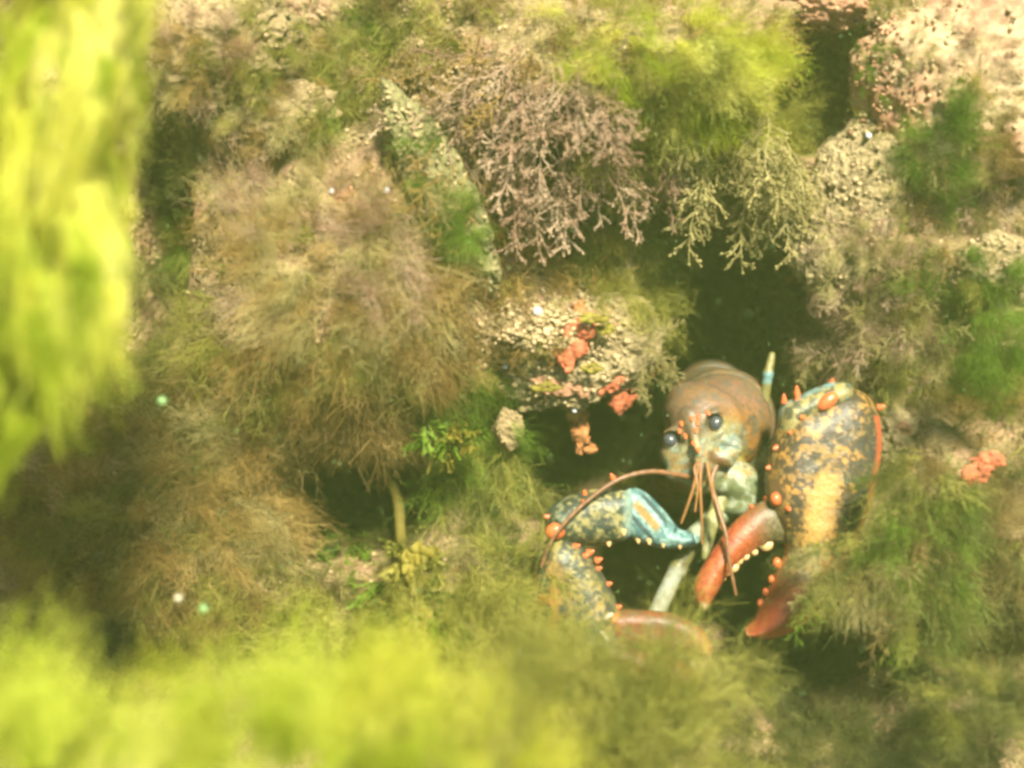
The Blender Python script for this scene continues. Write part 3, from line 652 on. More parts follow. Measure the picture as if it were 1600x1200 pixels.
def poly_sd(X, Y, pts):
    pts = np.asarray(pts, float); d = np.full(X.shape, 1e18); s = np.ones(X.shape); n = len(pts)
    for i in range(n):
        a = pts[i]; b = pts[i - 1]; ex, ey = b - a; wx, wy = X - a[0], Y - a[1]
        t = np.clip((wx * ex + wy * ey) / (ex * ex + ey * ey), 0, 1)
        d = np.minimum(d, (wx - ex * t) ** 2 + (wy - ey * t) ** 2)
        c1 = Y >= a[1]; c2 = Y < b[1]; c3 = ex * wy > ey * wx
        s = np.where((c1 & c2 & c3) | (~c1 & ~c2 & ~c3), -s, s)
    return s * np.sqrt(d)
def spl(pts, n=6):
    """closed Catmull-Rom through the outline"""
    p = np.asarray(pts, float); m = len(p); out = []
    for i in range(m):
        a, b, c, d = p[i - 1], p[i], p[(i + 1) % m], p[(i + 2) % m]
        for t in np.arange(n) / n:
            out.append(.5 * (2 * b + (c - a) * t + (2 * a - 5 * b + 4 * c - d) * t * t + (3 * b - a - 3 * c + d) * t ** 3))
    return np.array(out)
def open_spl(pts, n=8):
    p = np.asarray(pts, float); p = np.concatenate([2 * p[:1] - p[1:2], p, 2 * p[-1:] - p[-2:-1]]); out = []
    for i in range(1, len(p) - 2):
        a, b, c, d = p[i - 1], p[i], p[i + 1], p[i + 2]
        for t in np.arange(n) / n:
            out.append(.5 * (2 * b + (c - a) * t + (2 * a - 5 * b + 4 * c - d) * t * t + (3 * b - a - 3 * c + d) * t ** 3))
    out.append(p[-2]); return np.array(out)
def inflate(pts, w_, Tk, zc):
    """a plump shell piece: smooth outline, rounded rim of width w_, half thickness Tk, mid-plane height zc(x,y)"""
    S = spl(pts)
    def f(P):
        X, Y, Z = P[:, :, :1, 0], P[:, :, :1, 1], P[..., 2]
        zz = zc(X, Y); fac = 1 - zz * SL / FOCUS      # outline is given as seen in the picture
        d = poly_sd(800 + (X - 800) / fac, 600 + (Y - 600) / fac, S)
        e = np.clip(1 + d / w_, 0, 3)
        return ((Z - zz) / Tk) ** 2 + e ** 2 - 1
    lo = S.min(0); hi = S.max(0); return f, lo, hi
def shell(name, f, lo, hi, step, color, parent, mat='shell', it=2, label=None):
    V, Fq = surfnet(f, lo, hi, step); V = relax(V, Fq, it); V = V + (2.2 * (fbm(V / 100.0, 6, 3, 4) - .5) + .6 * (fbm(V / 100.0, 25, 2, 9) - .5))[:, None] * np.array([.6, .6, 1.])
    fz = 1 - V[:, 2] * SL / FOCUS; PX = np.stack([800 + (V[:, 0] - 800) / fz, 600 + (V[:, 1] - 600) / fz, V[:, 2]], -1)   # picture position of each point
    o = link(name, mesh_np(name, l2w(V), Fq, M[mat], True, np.clip(color(PX) * .55, .008, 1)), parent)
    if label: o['label'] = label
    LSURF.append(BVHTree.FromPolygons([tuple(v) for v in l2w(V).tolist()], Fq.tolist()))
    return o
LSURF = []
def on_shell(px, py, zdef):
    """height of the shell under a picture position"""
    o = CAM - LROOT; d = (at(px, py, 1) - CAM).normalized(); best = None
    for b in LSURF:
        h = b.ray_cast(o, d, 2.0)
        if h[0] is not None and (best is None or h[3] < best): best = h[3]
    if best is None: return zdef
    z = (FOCUS - best * d.dot(FWD)) / SL
    return z if abs(z - zdef) < 70 else zdef
def mixc(a, b, t): return a + (b - a) * np.clip(t, 0, 1)[:, None]
def n2(P, f, seed, o=3): return fbm(P / 100.0, f, o, seed)
C_ = lambda *v: np.array([v], float)
DARK, OCHRE, ORANGE = C_(.055, .050, .040), C_(.40, .24, .06), C_(.62, .30, .06)
RED, BROWN, TEAL, CREAM = C_(.48, .075, .03), C_(.17, .085, .045), C_(.26, .50, .50), C_(.60, .56, .34)
BLUE = C_(.08, .15, .20)
# --- body: carapace, tail and face grown as one surface
cA, cB, cC, cD, cE = pc(1083, 672, 25), pc(1108, 660, -10), pc(1126, 662, -75), pc(1130, 655, -150), pc(1112, 640, -215)
tA, tB = pc(1112, 625, -270), pc(1112, 612, -350)
def body_f(P):
    f = rcone(P, cA, cB, 30, 52); f = smin(f, rcone(P, cB, cC, 52, 78), 14); f = smin(f, rcone(P, cC, cD, 78, 84), 14)
    f = smin(f, rcone(P, cD, cE, 84, 76), 10)
    f = np.minimum(f, rcone(P, tA, tB, 72, 62) + 0)
    g = np.minimum(np.abs(np.linalg.norm(P - cC, axis=-1) - 90), 8) - 8       # cervical groove
    f = f - .6 * g * (P[..., 2] < 0)
    f = smin(f, ell(P, pc(1078, 652, -26), (40, 54, 56), -15), 34); f = smin(f, ell(P, pc(1052, 704, 14), (22, 26, 24), 0), 10)   # far cheek
    f = smin(f, ell(P, pc(1090, 708, 30), (34, 42, 26), -15), 12)            # face plate
    f = smin(f, ell(P, pc(1066, 722, 22), (24, 30, 20), 20), 8)
    f = smin(f, ell(P, pc(1134, 690, 30), (13, 10, 14), 25), 4); f = smin(f, ell(P, pc(1148, 696, 26), (12, 17, 16), -15), 4)   # antenna bases
    f = smin(f, ell(P, pc(1140, 708, 34), (15, 9, 13), 30), 4)
    f = smin(f, ell(P, pc(1126, 716, 36), (22, 13, 14), 25), 5)
    f = smin(f, ell(P, pc(1060, 738, 26), (22, 11, 14), -12), 5)
    f = smin(f, ell(P, pc(1098, 748, 14), (30, 22, 18)), 8)                  # mouthparts
    f = smin(f, ell(P, pc(1122, 738, 22), (11, 11, 10)), 4); f = smin(f, ell(P, pc(1126, 757, 14), (10, 13, 10)), 4)
    f = smin(f, ell(P, pc(1150, 752, -12), (44, 34, 36), 30), 10)            # lower flank
    f = smin(f, ell(P, pc(1160, 785, -10), (38, 20, 26), -20), 8)
    f = smin(f, rcone(P, pc(1078, 650, 40), pc(1092, 712, 78), 13, 3.5), 7)   # rostrum
    f = smin(f, rcone(P, pc(1062, 668, 38), pc(1070, 688, 52), 6, 3), 5)
    f = smin(f, ell(P, pc(1050, 673, 36), (15, 6, 11), -20), 5); f = smin(f, ell(P, pc(1113, 645, 38), (16, 6, 12), -15), 5)   # brow ridges
    for q, r in ((pc(1047, 688, 38), 15), (pc(1117, 662, 42), 16)):
        f = np.maximum(f, -(np.linalg.norm(P - q - np.array([0, 0, 8]), axis=-1) - r))   # eye sockets
    return f
def body_c(P):
    x, y, z = P.T; n1 = n2(P, 3.5, 1); n3 = n2(P, 9, 2); n5 = n2(P, 22, 3)
    c = mixc(C_(.13, .10, .05), C_(.23, .165, .085), sstep(.35, .65, n1 * .5 + n5 * .5))
    c = mixc(c, C_(.30, .15, .10), sstep(.5, .7, n3) * .35 + .5 * sstep(.55, .65, n2(P, 30, 17)) + .3 * sstep(-90, -10, z) * sstep(660, 630, y))
    c = mixc(c, C_(.36, .17, .05), sstep(.55, .68, n2(P, 7, 23)) * .35); c = mixc(c, C_(.11, .13, .10), sstep(.56, .66, n2(P, 11, 24)) * .6)
    ax = (x - 1083) * .92 + (y - 672) * -.39; dn = (x - 1083) * .39 + (y - 672) * .92     # across and along the face
    c = mixc(c, C_(.45, .20, .05), sstep(30, 60, ax) * sstep(-25, 20, dn) * sstep(130, 60, ax) * sstep(.38, .55, n3 * .7 + n1 * .3) * (z > -60))
    c = mixc(c, C_(.36, .35, .08), sstep(22, 34, ax) * sstep(80, 40, ax) * sstep(-8, 15, dn) * (z > -25) * .8)
    face = sstep(2, 26, dn) * sstep(78, 55, np.abs(ax - 5)) * sstep(-12, 8, z)
    c = mixc(c, mixc(C_(.46, .42, .22), C_(.28, .30, .17), sstep(.4, .6, n3 * .6 + n5 * .4)), face)
    c = mixc(c, C_(.36, .48, .44), face * sstep(.57, .68, n2(P, 12, 9)) * .8)
    c = mixc(c, C_(.44, .24, .06), face * sstep(.54, .66, n2(P, 10, 19)) * .7); c = mixc(c, C_(.24, .12, .06), face * sstep(.57, .64, n2(P, 24, 20)) * .7)
    e = np.hypot(x - 1143, y - 695); c = mixc(c, C_(.20, .27, .23), sstep(26, 16, e) * (z > 5) * sstep(.46, .58, n2(P, 16, 31)))
    c = mixc(c, C_(.18, .09, .03), sstep(12, 6, np.abs((y - 718) - (x - 1120) * .5)) * sstep(22, 14, np.abs(x - 1124)) * (z > 20))
    low = sstep(735, 755, y) * sstep(1100, 1125, x)
    c = mixc(c, mixc(C_(.16, .20, .08), C_(.45, .50, .34), sstep(.5, .68, n3)), low * .85)
    c = mixc(c, C_(.09, .085, .045), (z < -262) * 1.0)
    c = mixc(c, C_(.42, .45, .42), sstep(8, 2, np.abs(z + 232)) * .5)
    return c
shell('body', body_f, (1000, 510, -420), (1290, 815, 105), 2.2, body_c, lobster, label='brown carapace with pale green face and rostrum')
# --- eyes
def blob(name, q, r, mat, parent, sub=2, rot=None):
    V, Fq = ICO[sub]; W = V * np.array(r, float)
    if rot: 
        ca, sa = math.cos(R_(rot)), math.sin(R_(rot)); W = np.stack([W[:, 0] * ca - W[:, 1] * sa, W[:, 0] * sa + W[:, 1] * ca, W[:, 2]], -1)
    me = mesh_np(name, l2w(W + q), Fq, M[mat]); return link(name, me, parent)
for (x, y, z, rx, ry, rt) in ((1047, 688, 33, 11.5, 11, 0), (1117.5, 661.5, 36, 11, 12.5, 15)):
    e = blob('eye', pc(x, y, z), (rx, ry, 12.5), 'eye', lobster, 3, rt)
    blob('eye_cup', pc(x + 2.5, y + 3.5, z - 5), (rx + 1.8, ry + 2.0, 11), 'eyecup', e, 3, rt)
# --- spines on the head
def spine(q, d, L, r, parent, mat='spine', name='spine'):
    """blunt teardrop thorn"""
    d = np.asarray(d, float); d /= np.linalg.norm(d); L = L * .66; t = np.array([-.4, 0, .3, .6, .85, 1.0])[:, None]
    rad = np.array([1.2, 1, .8, .58, .36, .14]) * r * .85
    V, Fq = tubes((np.asarray(q) + d * t * L)[None], rad[None], 7)
    return link(name, mesh_np(name, l2w(V), Fq, M[mat]), parent)
for (x, y) in ((1081, 655), (1089, 661), (1087, 673), (1065, 663), (1062, 674), (1071, 682), (1084, 694), (1091, 704), (1106, 646), (1090, 652)):
    zz = on_shell(x, y, 50) - .5
    spine(pc(x, y, zz), (.1 * (x - 1080) / 10, .45, .8), 10, 4.6, lobster)
spine(pc(1143, 645, 6), (.3, 0, 1), 7, 3.2, lobster, 'tooth')
# --- antennae
def feeler(name, pts, r0, r1, mat, parent, sides=6, bands=0):
    S = open_spl([pc(*p) for p in pts], 10); t = np.linspace(0, 1, len(S)); rad = r0 + (r1 - r0) * t
    if bands: rad = rad * (1 + .10 * np.sin(np.arange(len(S)) * 2.1))
    V, Fq = tubes(S[None], rad[None], sides); return link(name, mesh_np(name, l2w(V), Fq, M[mat]), parent)
feeler('antenna', [(1088, 748, 36), (1060, 742, 52), (1015, 737, 66), (965, 750, 78), (915, 785, 88), (878, 822, 96), (858, 852, 100), (846, 885, 104)], 4.6, 2.2, 'antenna', lobster, 7, 1)
feeler('antenna', [(1122, 722, 40), (1112, 752, 52), (1122, 795, 70), (1134, 835, 84), (1140, 880, 92), (1150, 930, 96)], 4.4, 2.4, 'antenna', lobster, 7, 1)
feeler('antennule', [(1092, 722, 60), (1086, 752, 66), (1076, 785, 68), (1064, 818, 66)], 3.2, 1.8, 'antennule', lobster)
feeler('antennule', [(1095, 722, 62), (1094, 760, 70), (1096, 805, 72), (1097, 850, 68)], 3.0, 1.8, 'antennule', lobster)
feeler('antennule', [(1104, 722, 56), (1110, 755, 62), (1117, 790, 64), (1126, 828, 62)], 3.4, 1.8, 'antennule', lobster)
feeler('antennule', [(1088, 720, 58), (1085, 735, 62), (1090, 760, 70), (1086, 800, 74)], 2.6, 1.4, 'antennule', lobster)
# --- big right-hand claw: palm with fixed finger
PALM = [(1222, 648), (1262, 625), (1312, 604), (1352, 616), (1372, 650), (1376, 700), (1366, 760), (1352, 812), (1322, 868), (1296, 920), (1262, 968), (1212, 996), (1160, 992),
        (1178, 968), (1190, 938), (1203, 915), (1214, 888), (1226, 866), (1222, 838), (1206, 805), (1196, 770), (1200, 715)]
zp = lambda X, Y: 26 + (Y - 620) * .085 + (X - 1290) * -.06
pf, plo, phi = inflate(PALM, 62, 46, zp)
palm_f = pf
def palm_c(P):
    x, y, z = P.T; a = n2(P, 5, 41, 4); b = n2(P, 13, 42, 3); cc = n2(P, 26, 43, 2)
    m = a * .45 + b * .35 + cc * .2
    top = sstep(660, 740, y)
    sp = n2(P, 24, 44, 3) * .55 + n2(P, 9, 45, 2) * .45
    c = mixc(OCHRE, ORANGE, sstep(.42, .6, a)); c = mixc(c, C_(.26, .17, .07), sstep(.45, .6, b) * .6)
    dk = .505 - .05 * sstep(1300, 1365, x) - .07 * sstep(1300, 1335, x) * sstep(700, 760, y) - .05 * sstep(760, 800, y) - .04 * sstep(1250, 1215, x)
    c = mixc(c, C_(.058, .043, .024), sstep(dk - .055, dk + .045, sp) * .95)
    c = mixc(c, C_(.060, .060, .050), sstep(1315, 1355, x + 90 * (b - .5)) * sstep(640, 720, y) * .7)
    u = (x - 1283) * .97 + (y - 800) * .22; v = -(x - 1283) * .22 + (y - 800) * .97
    pt = sstep(1.05, .6, np.hypot(u / 30, v / 84) + .9 * (b - .5) + .5 * (cc - .5))
    c = mixc(c, mixc(C_(.60, .31, .07), C_(.72, .42, .12), sstep(.4, .6, cc)), pt)
    c = mixc(c, C_(.30, .16, .06), sstep(1235, 1205, x) * sstep(700, 780, y) * .7)
    fin = sstep(868, 930, y + (1230 - x) * .5)
    c = mixc(c, mixc(C_(.20, .085, .035), C_(.36, .06, .025), sstep(890, 940, y)), fin)
    d = -poly_sd(x, y, spl(PALM))
    c = mixc(c, C_(.58, .13, .05), sstep(9, 3, d) * ((x > 1330) & (y > 650) | (y > 850)))
    c = mixc(c, C_(.75, .40, .20), sstep(14, 4, np.hypot(x - 1160, y - 992)))
    return c
claw = shell('claw', palm_f, (1150, 590, -60), (1392, 1012, 130), 2.0, palm_c, lobster, label='broad crusher claw mottled black and orange')
DACT = [(1242, 802), (1240, 846), (1202, 850), (1168, 868), (1142, 892), (1122, 922), (1108, 945), (1098, 955), (1088, 943), (1083, 918), (1096, 888), (1118, 852), (1148, 815), (1182, 788), (1208, 782)]
zd = lambda X, Y: 36 + (1220 - X) * .2
df, dlo, dhi = inflate(DACT, 30, 25, zd)
def dact_c(P):
    x, y, z = P.T; n = n2(P, 10, 51)
    c = mixc(C_(.40, .065, .025), C_(.60, .15, .05), sstep(.38, .62, n * .5 + n2(P, 28, 52) * .5))
    c = mixc(c, C_(.24, .115, .045), sstep(1150, 1205, x - (y - 840) * .5) * .85); c = mixc(c, mixc(C_(.10, .10, .05), C_(.22, .19, .09), sstep(.4, .6, n2(P, 20, 53))), sstep(1180, 1212, x) * .85)
    return mixc(c, C_(.85, .62, .35), sstep(17, 6, np.hypot(x - 1098, y - 954)))
finger = shell('finger', df, (1070, 770, -5), (1258, 968, 120), 1.6, dact_c, claw, label='open red movable finger with cream teeth')
for (x, y, r) in ((1199, 853, 9.5), (1180, 864, 6), (1166, 871, 6.5), (1156, 878, 6), (1147, 888, 8), (1138, 897, 4), (1131, 905, 4), (1125, 913, 3.5), (1120, 920, 3.2), (1115, 929, 3)):
    blob('tooth', pc(x - 1, y - 1, zd(x, y) + 9), (r * (.95 + .35 * ((x * 7) % 5) / 5), r * (.75 + .35 * ((y * 3) % 7) / 7), r * .9), 'tooth', finger, 2, -38)
for (x, y, r) in ((1214, 880, 7), (1205, 905, 5), (1196, 925, 5), (1188, 942, 5)):
    blob('tooth', pc(x, y, zp(x, y) + 10), (r, r * 1.3, r), 'spine', claw, 2)
for (x, y, z, dx, dy) in ((1213, 700, 52, -.8, .2), (1202, 731, 52, -.9, 0), (1300, 598, 40, 0, -1), (1376, 636, 26, .8, -.3), (1232, 795, 66, 0, .2), (1197, 779, 62, -.3, -.3), (1174, 793, 66, -.4, -.6)):
    spine(pc(x, y, on_shell(x, y, z) - 1), (dx, dy, .6), 12, 6, claw)
blob('joint_knob', pc(1212, 780, 70), (9, 11, 9), 'spine', claw, 2)
# wrist of the big claw
CARP = [(1216, 655), (1222, 632), (1248, 618), (1290, 600), (1320, 596), (1332, 618), (1308, 640), (1262, 660), (1236, 690), (1218, 700)]
cf, clo, chi = inflate(CARP, 26, 30, lambda X, Y: 40 + 0 * X)
def carp_c(P):
    x, y, z = P.T; n = n2(P, 12, 61)
    c = mixc(C_(.12, .12, .07), C_(.44, .36, .14), sstep(.45, .6, n)); d = -poly_sd(x, y, spl(CARP))
    return mixc(c, C_(.30, .48, .48), sstep(9, 3, d) * sstep(.4, .55, n2(P, 6, 62)))
shell('wrist', cf, (1200, 580, 0), (1345, 715, 85), 2.0, carp_c, claw)
for (x, y) in ((1225, 625), (1245, 612), (1246, 622)): spine(pc(x, y, 52), (-.1, -1, .3), 16, 5.5, claw)
for (x, y) in ((1252, 652), (1234, 676)): spine(pc(x, y, on_shell(x, y, 66) - 1), (-.4, 0, .8), 9, 5.5, claw)
blob('joint_knob', pc(1293, 627, on_shell(1293, 627, 60) - 3), (19, 11, 10), 'spine', claw, 3, -38)
# arm behind the big claw, back to the body
def arm_f(P): return smin(rcone(P, pc(1175, 740, -60), pc(1235, 690, -25), 20, 24), rcone(P, pc(1235, 690, -25), pc(1290, 640, 15), 24, 26), 6)
shell('upper_arm', arm_f, (1130, 590, -110), (1330, 790, 60), 2.6, lambda P: mixc(C_(.20, .22, .12), C_(.40, .38, .18), sstep(.4, .6, n2(P, 9, 71))), claw)
# --- small left-hand claw and its arm
MERU = [(972, 768), (992, 762), (1012, 772), (1040, 800), (1062, 826), (1088, 832), (1090, 850), (1062, 856), (1030, 856), (1000, 846), (978, 832), (966, 800)]
mf, mlo, mhi = inflate(MERU, 26, 24, lambda X, Y: 22 + (1080 - X) * .12)
def meru_c(P):
    x, y, z = P.T; n = n2(P, 9, 81); m = n2(P, 20, 82)
    c = mixc(C_(.12, .26, .27), C_(.38, .60, .55), sstep(.40, .6, n * .5 + m * .5)); e = np.hypot(x - 1008, (y - 808) * 1)
    s = np.abs((x - 1010) * .75 - (y - 806) * .66)
    c = mixc(c, C_(.42, .26, .07), sstep(9, 4, s) * sstep(34, 22, e)); c = mixc(c, C_(.06, .10, .11), sstep(5, 2, np.abs(s - 17)) * sstep(46, 30, e))
    return mixc(c, C_(.45, .44, .24), sstep(990, 972, x) * .9)
PROP = [(868, 838), (898, 842), (916, 858), (934, 884), (952, 915), (966, 948), (976, 985), (1010, 1008), (1060, 1030), (1095, 1058), (1075, 1075), (1010, 1066), (950, 1052), (900, 1035), (852, 1000), (834, 950), (832, 900), (843, 856)]
zq = lambda X, Y: 46 + (Y - 850) * .06
qf, qlo, qhi = inflate(PROP, 46, 38, zq)
def prop_c(P):
    x, y, z = P.T; a = n2(P, 6, 91, 4); b = n2(P, 16, 92); m = a * .5 + b * .5
    c = mixc(C_(.055, .06, .035), C_(.38, .27, .08), sstep(.45, .56, m - .012)); c = mixc(c, C_(.46, .40, .15), sstep(.52, .6, b) * sstep(960, 880, y) * .7); c = mixc(c, C_(.06, .07, .05), sstep(.52, .58, n2(P, 24, 93)) * .7)
    c = mixc(c, C_(.52, .24, .05), sstep(905, 855, x) * sstep(860, 920, y) * sstep(.4, .55, a + .05))
    c = mixc(c, C_(.075, .075, .06), sstep(22, 8, -poly_sd(x, y, spl(PROP)) + 12 * (b - .5)) * ((x > 900) & (y < 960)) * .6)
    c = mixc(c, C_(.34, .10, .04), sstep(985, 1030, y) * sstep(940, 990, x))
    return c
pin = shell('claw', qf, (825, 825, -10), (1112, 1090, 120), 2.0, prop_c, lobster, label='slimmer pincer claw mottled olive and orange on the left')
FING = [(946, 962), (965, 954), (1000, 953), (1040, 956), (1075, 968), (1102, 988), (1112, 1016), (1100, 1026), (1080, 1022), (1045, 1018), (1000, 1014), (958, 1006)]
ff, flo, fhi = inflate(FING, 20, 20, lambda X, Y: 66 + 0 * X)
def fing_c(P):
    x, y, z = P.T; n = n2(P, 9, 101)
    c = mixc(C_(.20, .10, .05), C_(.32, .07, .03), sstep(.46, .6, n * .6 + .4 * n2(P, 22, 102))); c = mixc(c, C_(.42, .17, .06), sstep(1085, 1105, x))
    return mixc(c, C_(.60, .22, .05), sstep(16, 8, np.hypot(x - 955, y - 962)))
pfing = shell('finger', ff, (935, 940, 35), (1122, 1035, 100), 1.8, fing_c, pin)
CAR2 = [(852, 806), (868, 786), (896, 772), (930, 764), (968, 764), (990, 776), (990, 806), (984, 838), (955, 850), (915, 852), (880, 848), (856, 840)]
kf, klo, khi = inflate(CAR2, 36, 34, lambda X, Y: 42 + 0 * X)
def car2_c(P):
    x, y, z = P.T; a = n2(P, 7, 111, 3); b = n2(P, 17, 112); m = a * .4 + b * .6
    c = mixc(C_(.05, .06, .04), C_(.44, .37, .14), sstep(.45, .57, m - .01)); c = mixc(c, C_(.05, .07, .055), sstep(.54, .59, n2(P, 27, 113)) * .7); c = mixc(c, C_(.12, .22, .22), sstep(905, 880, x) * sstep(.5, .6, a) * .4)
    return mixc(c, C_(.35, .52, .46), sstep(968, 985, x) * .8)
shell('wrist', kf, (838, 750, -5), (1004, 865, 90), 1.9, car2_c, pin)
shell('upper_arm', mf, (955, 750, -15), (1105, 870, 75), 1.8, meru_c, pin, label='turquoise upper arm of the left claw')
def arm2_f(P): return rcone(P, pc(1140, 790, -30), pc(1078, 842, 22), 20, 13)
shell('arm_base', arm2_f, (1050, 750, -70), (1180, 880, 50), 2.4, lambda P: mixc(C_(.24, .28, .15), C_(.40, .44, .30), sstep(.4, .6, n2(P, 9, 121))), pin)
blob('joint_knob', pc(868, 830, on_shell(868, 830, 66) - 2), (16, 13, 11), 'spine', pin, 3, -10)
for (x, y, z, dx, dy) in ((912, 786, 74, -.2, -.6), (914, 772, 60, -.2, -1), (856, 808, 56, -1, -.3), (957, 746, 44, -.5, -1)): spine(pc(x, y, on_shell(x, y, z) - 1), (dx, dy, .5), 12, 5.5, pin)
for (x, y) in ((951, 851), (974, 834), (997, 846), (1014, 848)): spine(pc(x, y - 3, on_shell(x, y - 3, 56) - 1), (.1, .9, .4), 10, 5.5, pin, 'tooth')
for (x, y) in ((1036, 853), (1062, 855)): spine(pc(x, y - 2, on_shell(x, y - 2, 44) - 1), (.1, .9, .4), 8, 4, pin, 'tooth')
for (x, y) in ((903, 853), (917, 868), (925, 862), (938, 874), (937, 888), (953, 912), (968, 948)): spine(pc(x - 3, y + 1, on_shell(x - 3, y + 1, 66) - 1), (.8, -.4, .5), 12, 6, pin)
# hinge tendon of the pincer
for (a, b) in (((932, 958, 84), (930, 978, 86)), ((938, 985, 88), (950, 1002, 88)), ((944, 968, 86), (958, 958, 86))):
    S = np.array([pc(*a) * (1 - t) + pc(*b) * t for t in np.linspace(0, 1, 5)])
    V, Fq = tubes(S[None], np.array([[2, 4, 4.5, 4, 2.]]), 6); link('hinge_membrane', mesh_np('hinge_membrane', l2w(V), Fq, M['eyecup']), pin)
# --- walking legs
def wleg(pts, rad, colf):
    pts = [pc(*p) for p in pts]
    def f(P):
        d = None
        for i in range(len(pts) - 1):
            q = rcone(P, pts[i], pts[i + 1], rad[i], rad[i + 1]); d = q if d is None else np.minimum(d, q)
        for p_, r_ in zip(pts[1:-1], rad[1:-1]): d = smin(d, np.linalg.norm(P - p_, axis=-1) - r_ * 1.18, 3)   # joints
        return d
    A = np.array(pts); r = max(rad) + 6
    return shell('walking_leg', f, A.min(0) - r, A.max(0) + r, 2.2, colf, lobster)
PALE = lambda P: mixc(mixc(C_(.14, .15, .05), C_(.48, .50, .40), sstep(880, 895, P[:, 1])), C_(.30, .22, .08), .35 * sstep(.5, .6, n2(P, 9, 7)))
wleg([(1120, 790, -40), (1088, 845, -20), (1058, 888, -10), (1020, 970, 0)], (11, 13, 13, 14), PALE)
wleg([(1130, 770, -10), (1112, 815, 18), (1102, 870, 28)], (13, 11, 7), lambda P: mixc(C_(.30, .28, .10), C_(.50, .46, .22), sstep(.45, .6, n2(P, 9, 5))))
wleg([(1180, 720, -120), (1190, 650, -110), (1200, 585, -105), (1206, 555, -110)], (10, 9, 8, 6), lambda P: mixc(mixc(C_(.22, .19, .05), C_(.34, .30, .10), sstep(.4, .6, n2(P, 9, 6))), C_(.22, .40, .40), sstep(12, 6, np.abs(P[:, 1] - 590))))
wleg([(1110, 780, -50), (1085, 790, -40), (1060, 780, -60)], (10, 9, 6), lambda P: C_(.16, .15, .07) + 0 * P)
# ------------------------------------------------------------------ sponges, fronds, shells, specks
def lump(px, py, r, mat, parent, lift=.004, seed=0, d=None, name='lobe', bump=.5):
    V, Fq = ICO[3]; dd = (hit(px, py) if d is None else d) - lift; k = K0 * dd
    n = fbm(V + seed * 1.7, 1.6, 3, seed); W = V * (1 + bump * 2 * (n - .5))[:, None] * np.array(r) * k
    P = W[:, 0:1] * np.array(RGT) + W[:, 1:2] * np.array(UP) - W[:, 2:3] * np.array(FWD) + np.array(at(px, py, dd)) - np.array(parent.location)
    return link(name, mesh_np(name, P, Fq, M[mat]), parent)
def sponge(label, px, py, lobes, mat='sponge', d=None, cat='sponge', name='sponge'):
    """irregular encrusting sponge grown as one lumpy surface out of overlapping lobes"""
    dd = hit(px, py) if d is None else d
    L = [(pc(l[0], l[1], (FOCUS - (max(min(hit(l[0], l[1]), dd + .004), dd - .004) if d is None else d)) / SL + 2), (l[2][0], l[2][1], l[2][2] * .7)) for l in lobes]
    def f(P):
        r = None
        for q, a in L:
            e = ell(P, q, a); r = e if r is None else smin(r, e, 7)
        return r + 13 * (fbm(P / 100.0, 6, 2, int(px)) - .5) + 5 * (fbm(P / 100.0, 22, 1, int(py)) - .5)
    A = np.array([q for q, a in L]); B = np.array([a for q, a in L])
    V, Fq = surfnet(f, (A - B).min(0) - 12, (A + B).max(0) + 12, 2.0)
    o = link(name, mesh_np(name, l2w(V), Fq, M[mat]), None, LROOT); tag(o, label, cat)
    return o
sponge('coral orange sponge lump on the left of the tan ledge rock', 903, 535, [(905, 516, (25, 16, 14)), (890, 550, (21, 25, 14)), (900, 533, (14, 16, 11))])
sponge('coral orange sponge lump on the right of the tan ledge rock', 955, 610, [(950, 598, (30, 20, 15), 'rust'), (972, 622, (23, 19, 14)), (940, 592, (20, 14, 12))])
sponge('rusty Y shaped sponge hanging in the crevice under the ledge', 907, 675, [(900, 640, (16, 22, 12), 'rust'), (909, 676, (13, 28, 12), 'rust'), (903, 704, (8, 10, 8), 'rust'), (925, 703, (9, 8, 7), 'rust')], 'rust', d=.625)
sponge('orange sponge patch at the right under the bright green algae', 1535, 730, [(1525, 742, (26, 18, 14)), (1552, 720, (18, 12, 10)), (1510, 750, (14, 12, 9))], d=.56)
sponge('rusty sponge film beside the golden frond on the ledge', 915, 490, [(905, 485, (7, 22, 7), 'rust'), (928, 512, (20, 9, 8), 'rust')], 'rust')
sponge('flat pinkish crust along the lower edge of the tan ledge rock', 870, 600, [(850, 595, (22, 10, 7)), (880, 606, (24, 11, 7)), (906, 612, (16, 9, 7))], 'crust')
sponge('small pink sponge on the beige rock by the big claw', 1410, 672, [(1412, 672, (13, 11, 9), 'crust')], 'crust')
None and sponge('salmon crust on the left shoulder of the pink boulder', 1372, 110, [(1370, 70, (18, 34, 8), 'crust'), (1380, 120, (20, 30, 8), 'crust'), (1400, 40, (20, 22, 8), 'crust')])
sponge('small orange sponge in the dark hole', 1240, 440, [(1240, 440, (10, 8, 7))])
sponge('reddish crust above the large brown tuft', 540, 320, [(530, 310, (22, 12, 6), 'crust'), (548, 335, (16, 14, 8), 'crust')], 'crust')
sponge('bright green algal film on the slanting rock rib', 720, 365, [(718, 360, (30, 42, 8), 'greenfilm'), (705, 335, (18, 20, 6), 'greenfilm')], cat='seaweed', name='algal_film') if False else None
T(718, 345, 60, 'fine', 'green', 34, (.1, .5, .8), 60, 'bright green algae patch on the slanting rock rib', root=(.45, .7), lift=.004)
T(660, 240, 60, 'fine', 'green', 12, (.1, .4, .8), 60, 'pale green algae patch high on the slanting rock rib', root=(.5, .8), lift=.004)
T(1360, 110, 45, 'fine', 'green', 12, (0, .4, .8), 55, 'small green algae patch on the left edge of the pink boulder', root=(.4, .9), lift=.004)
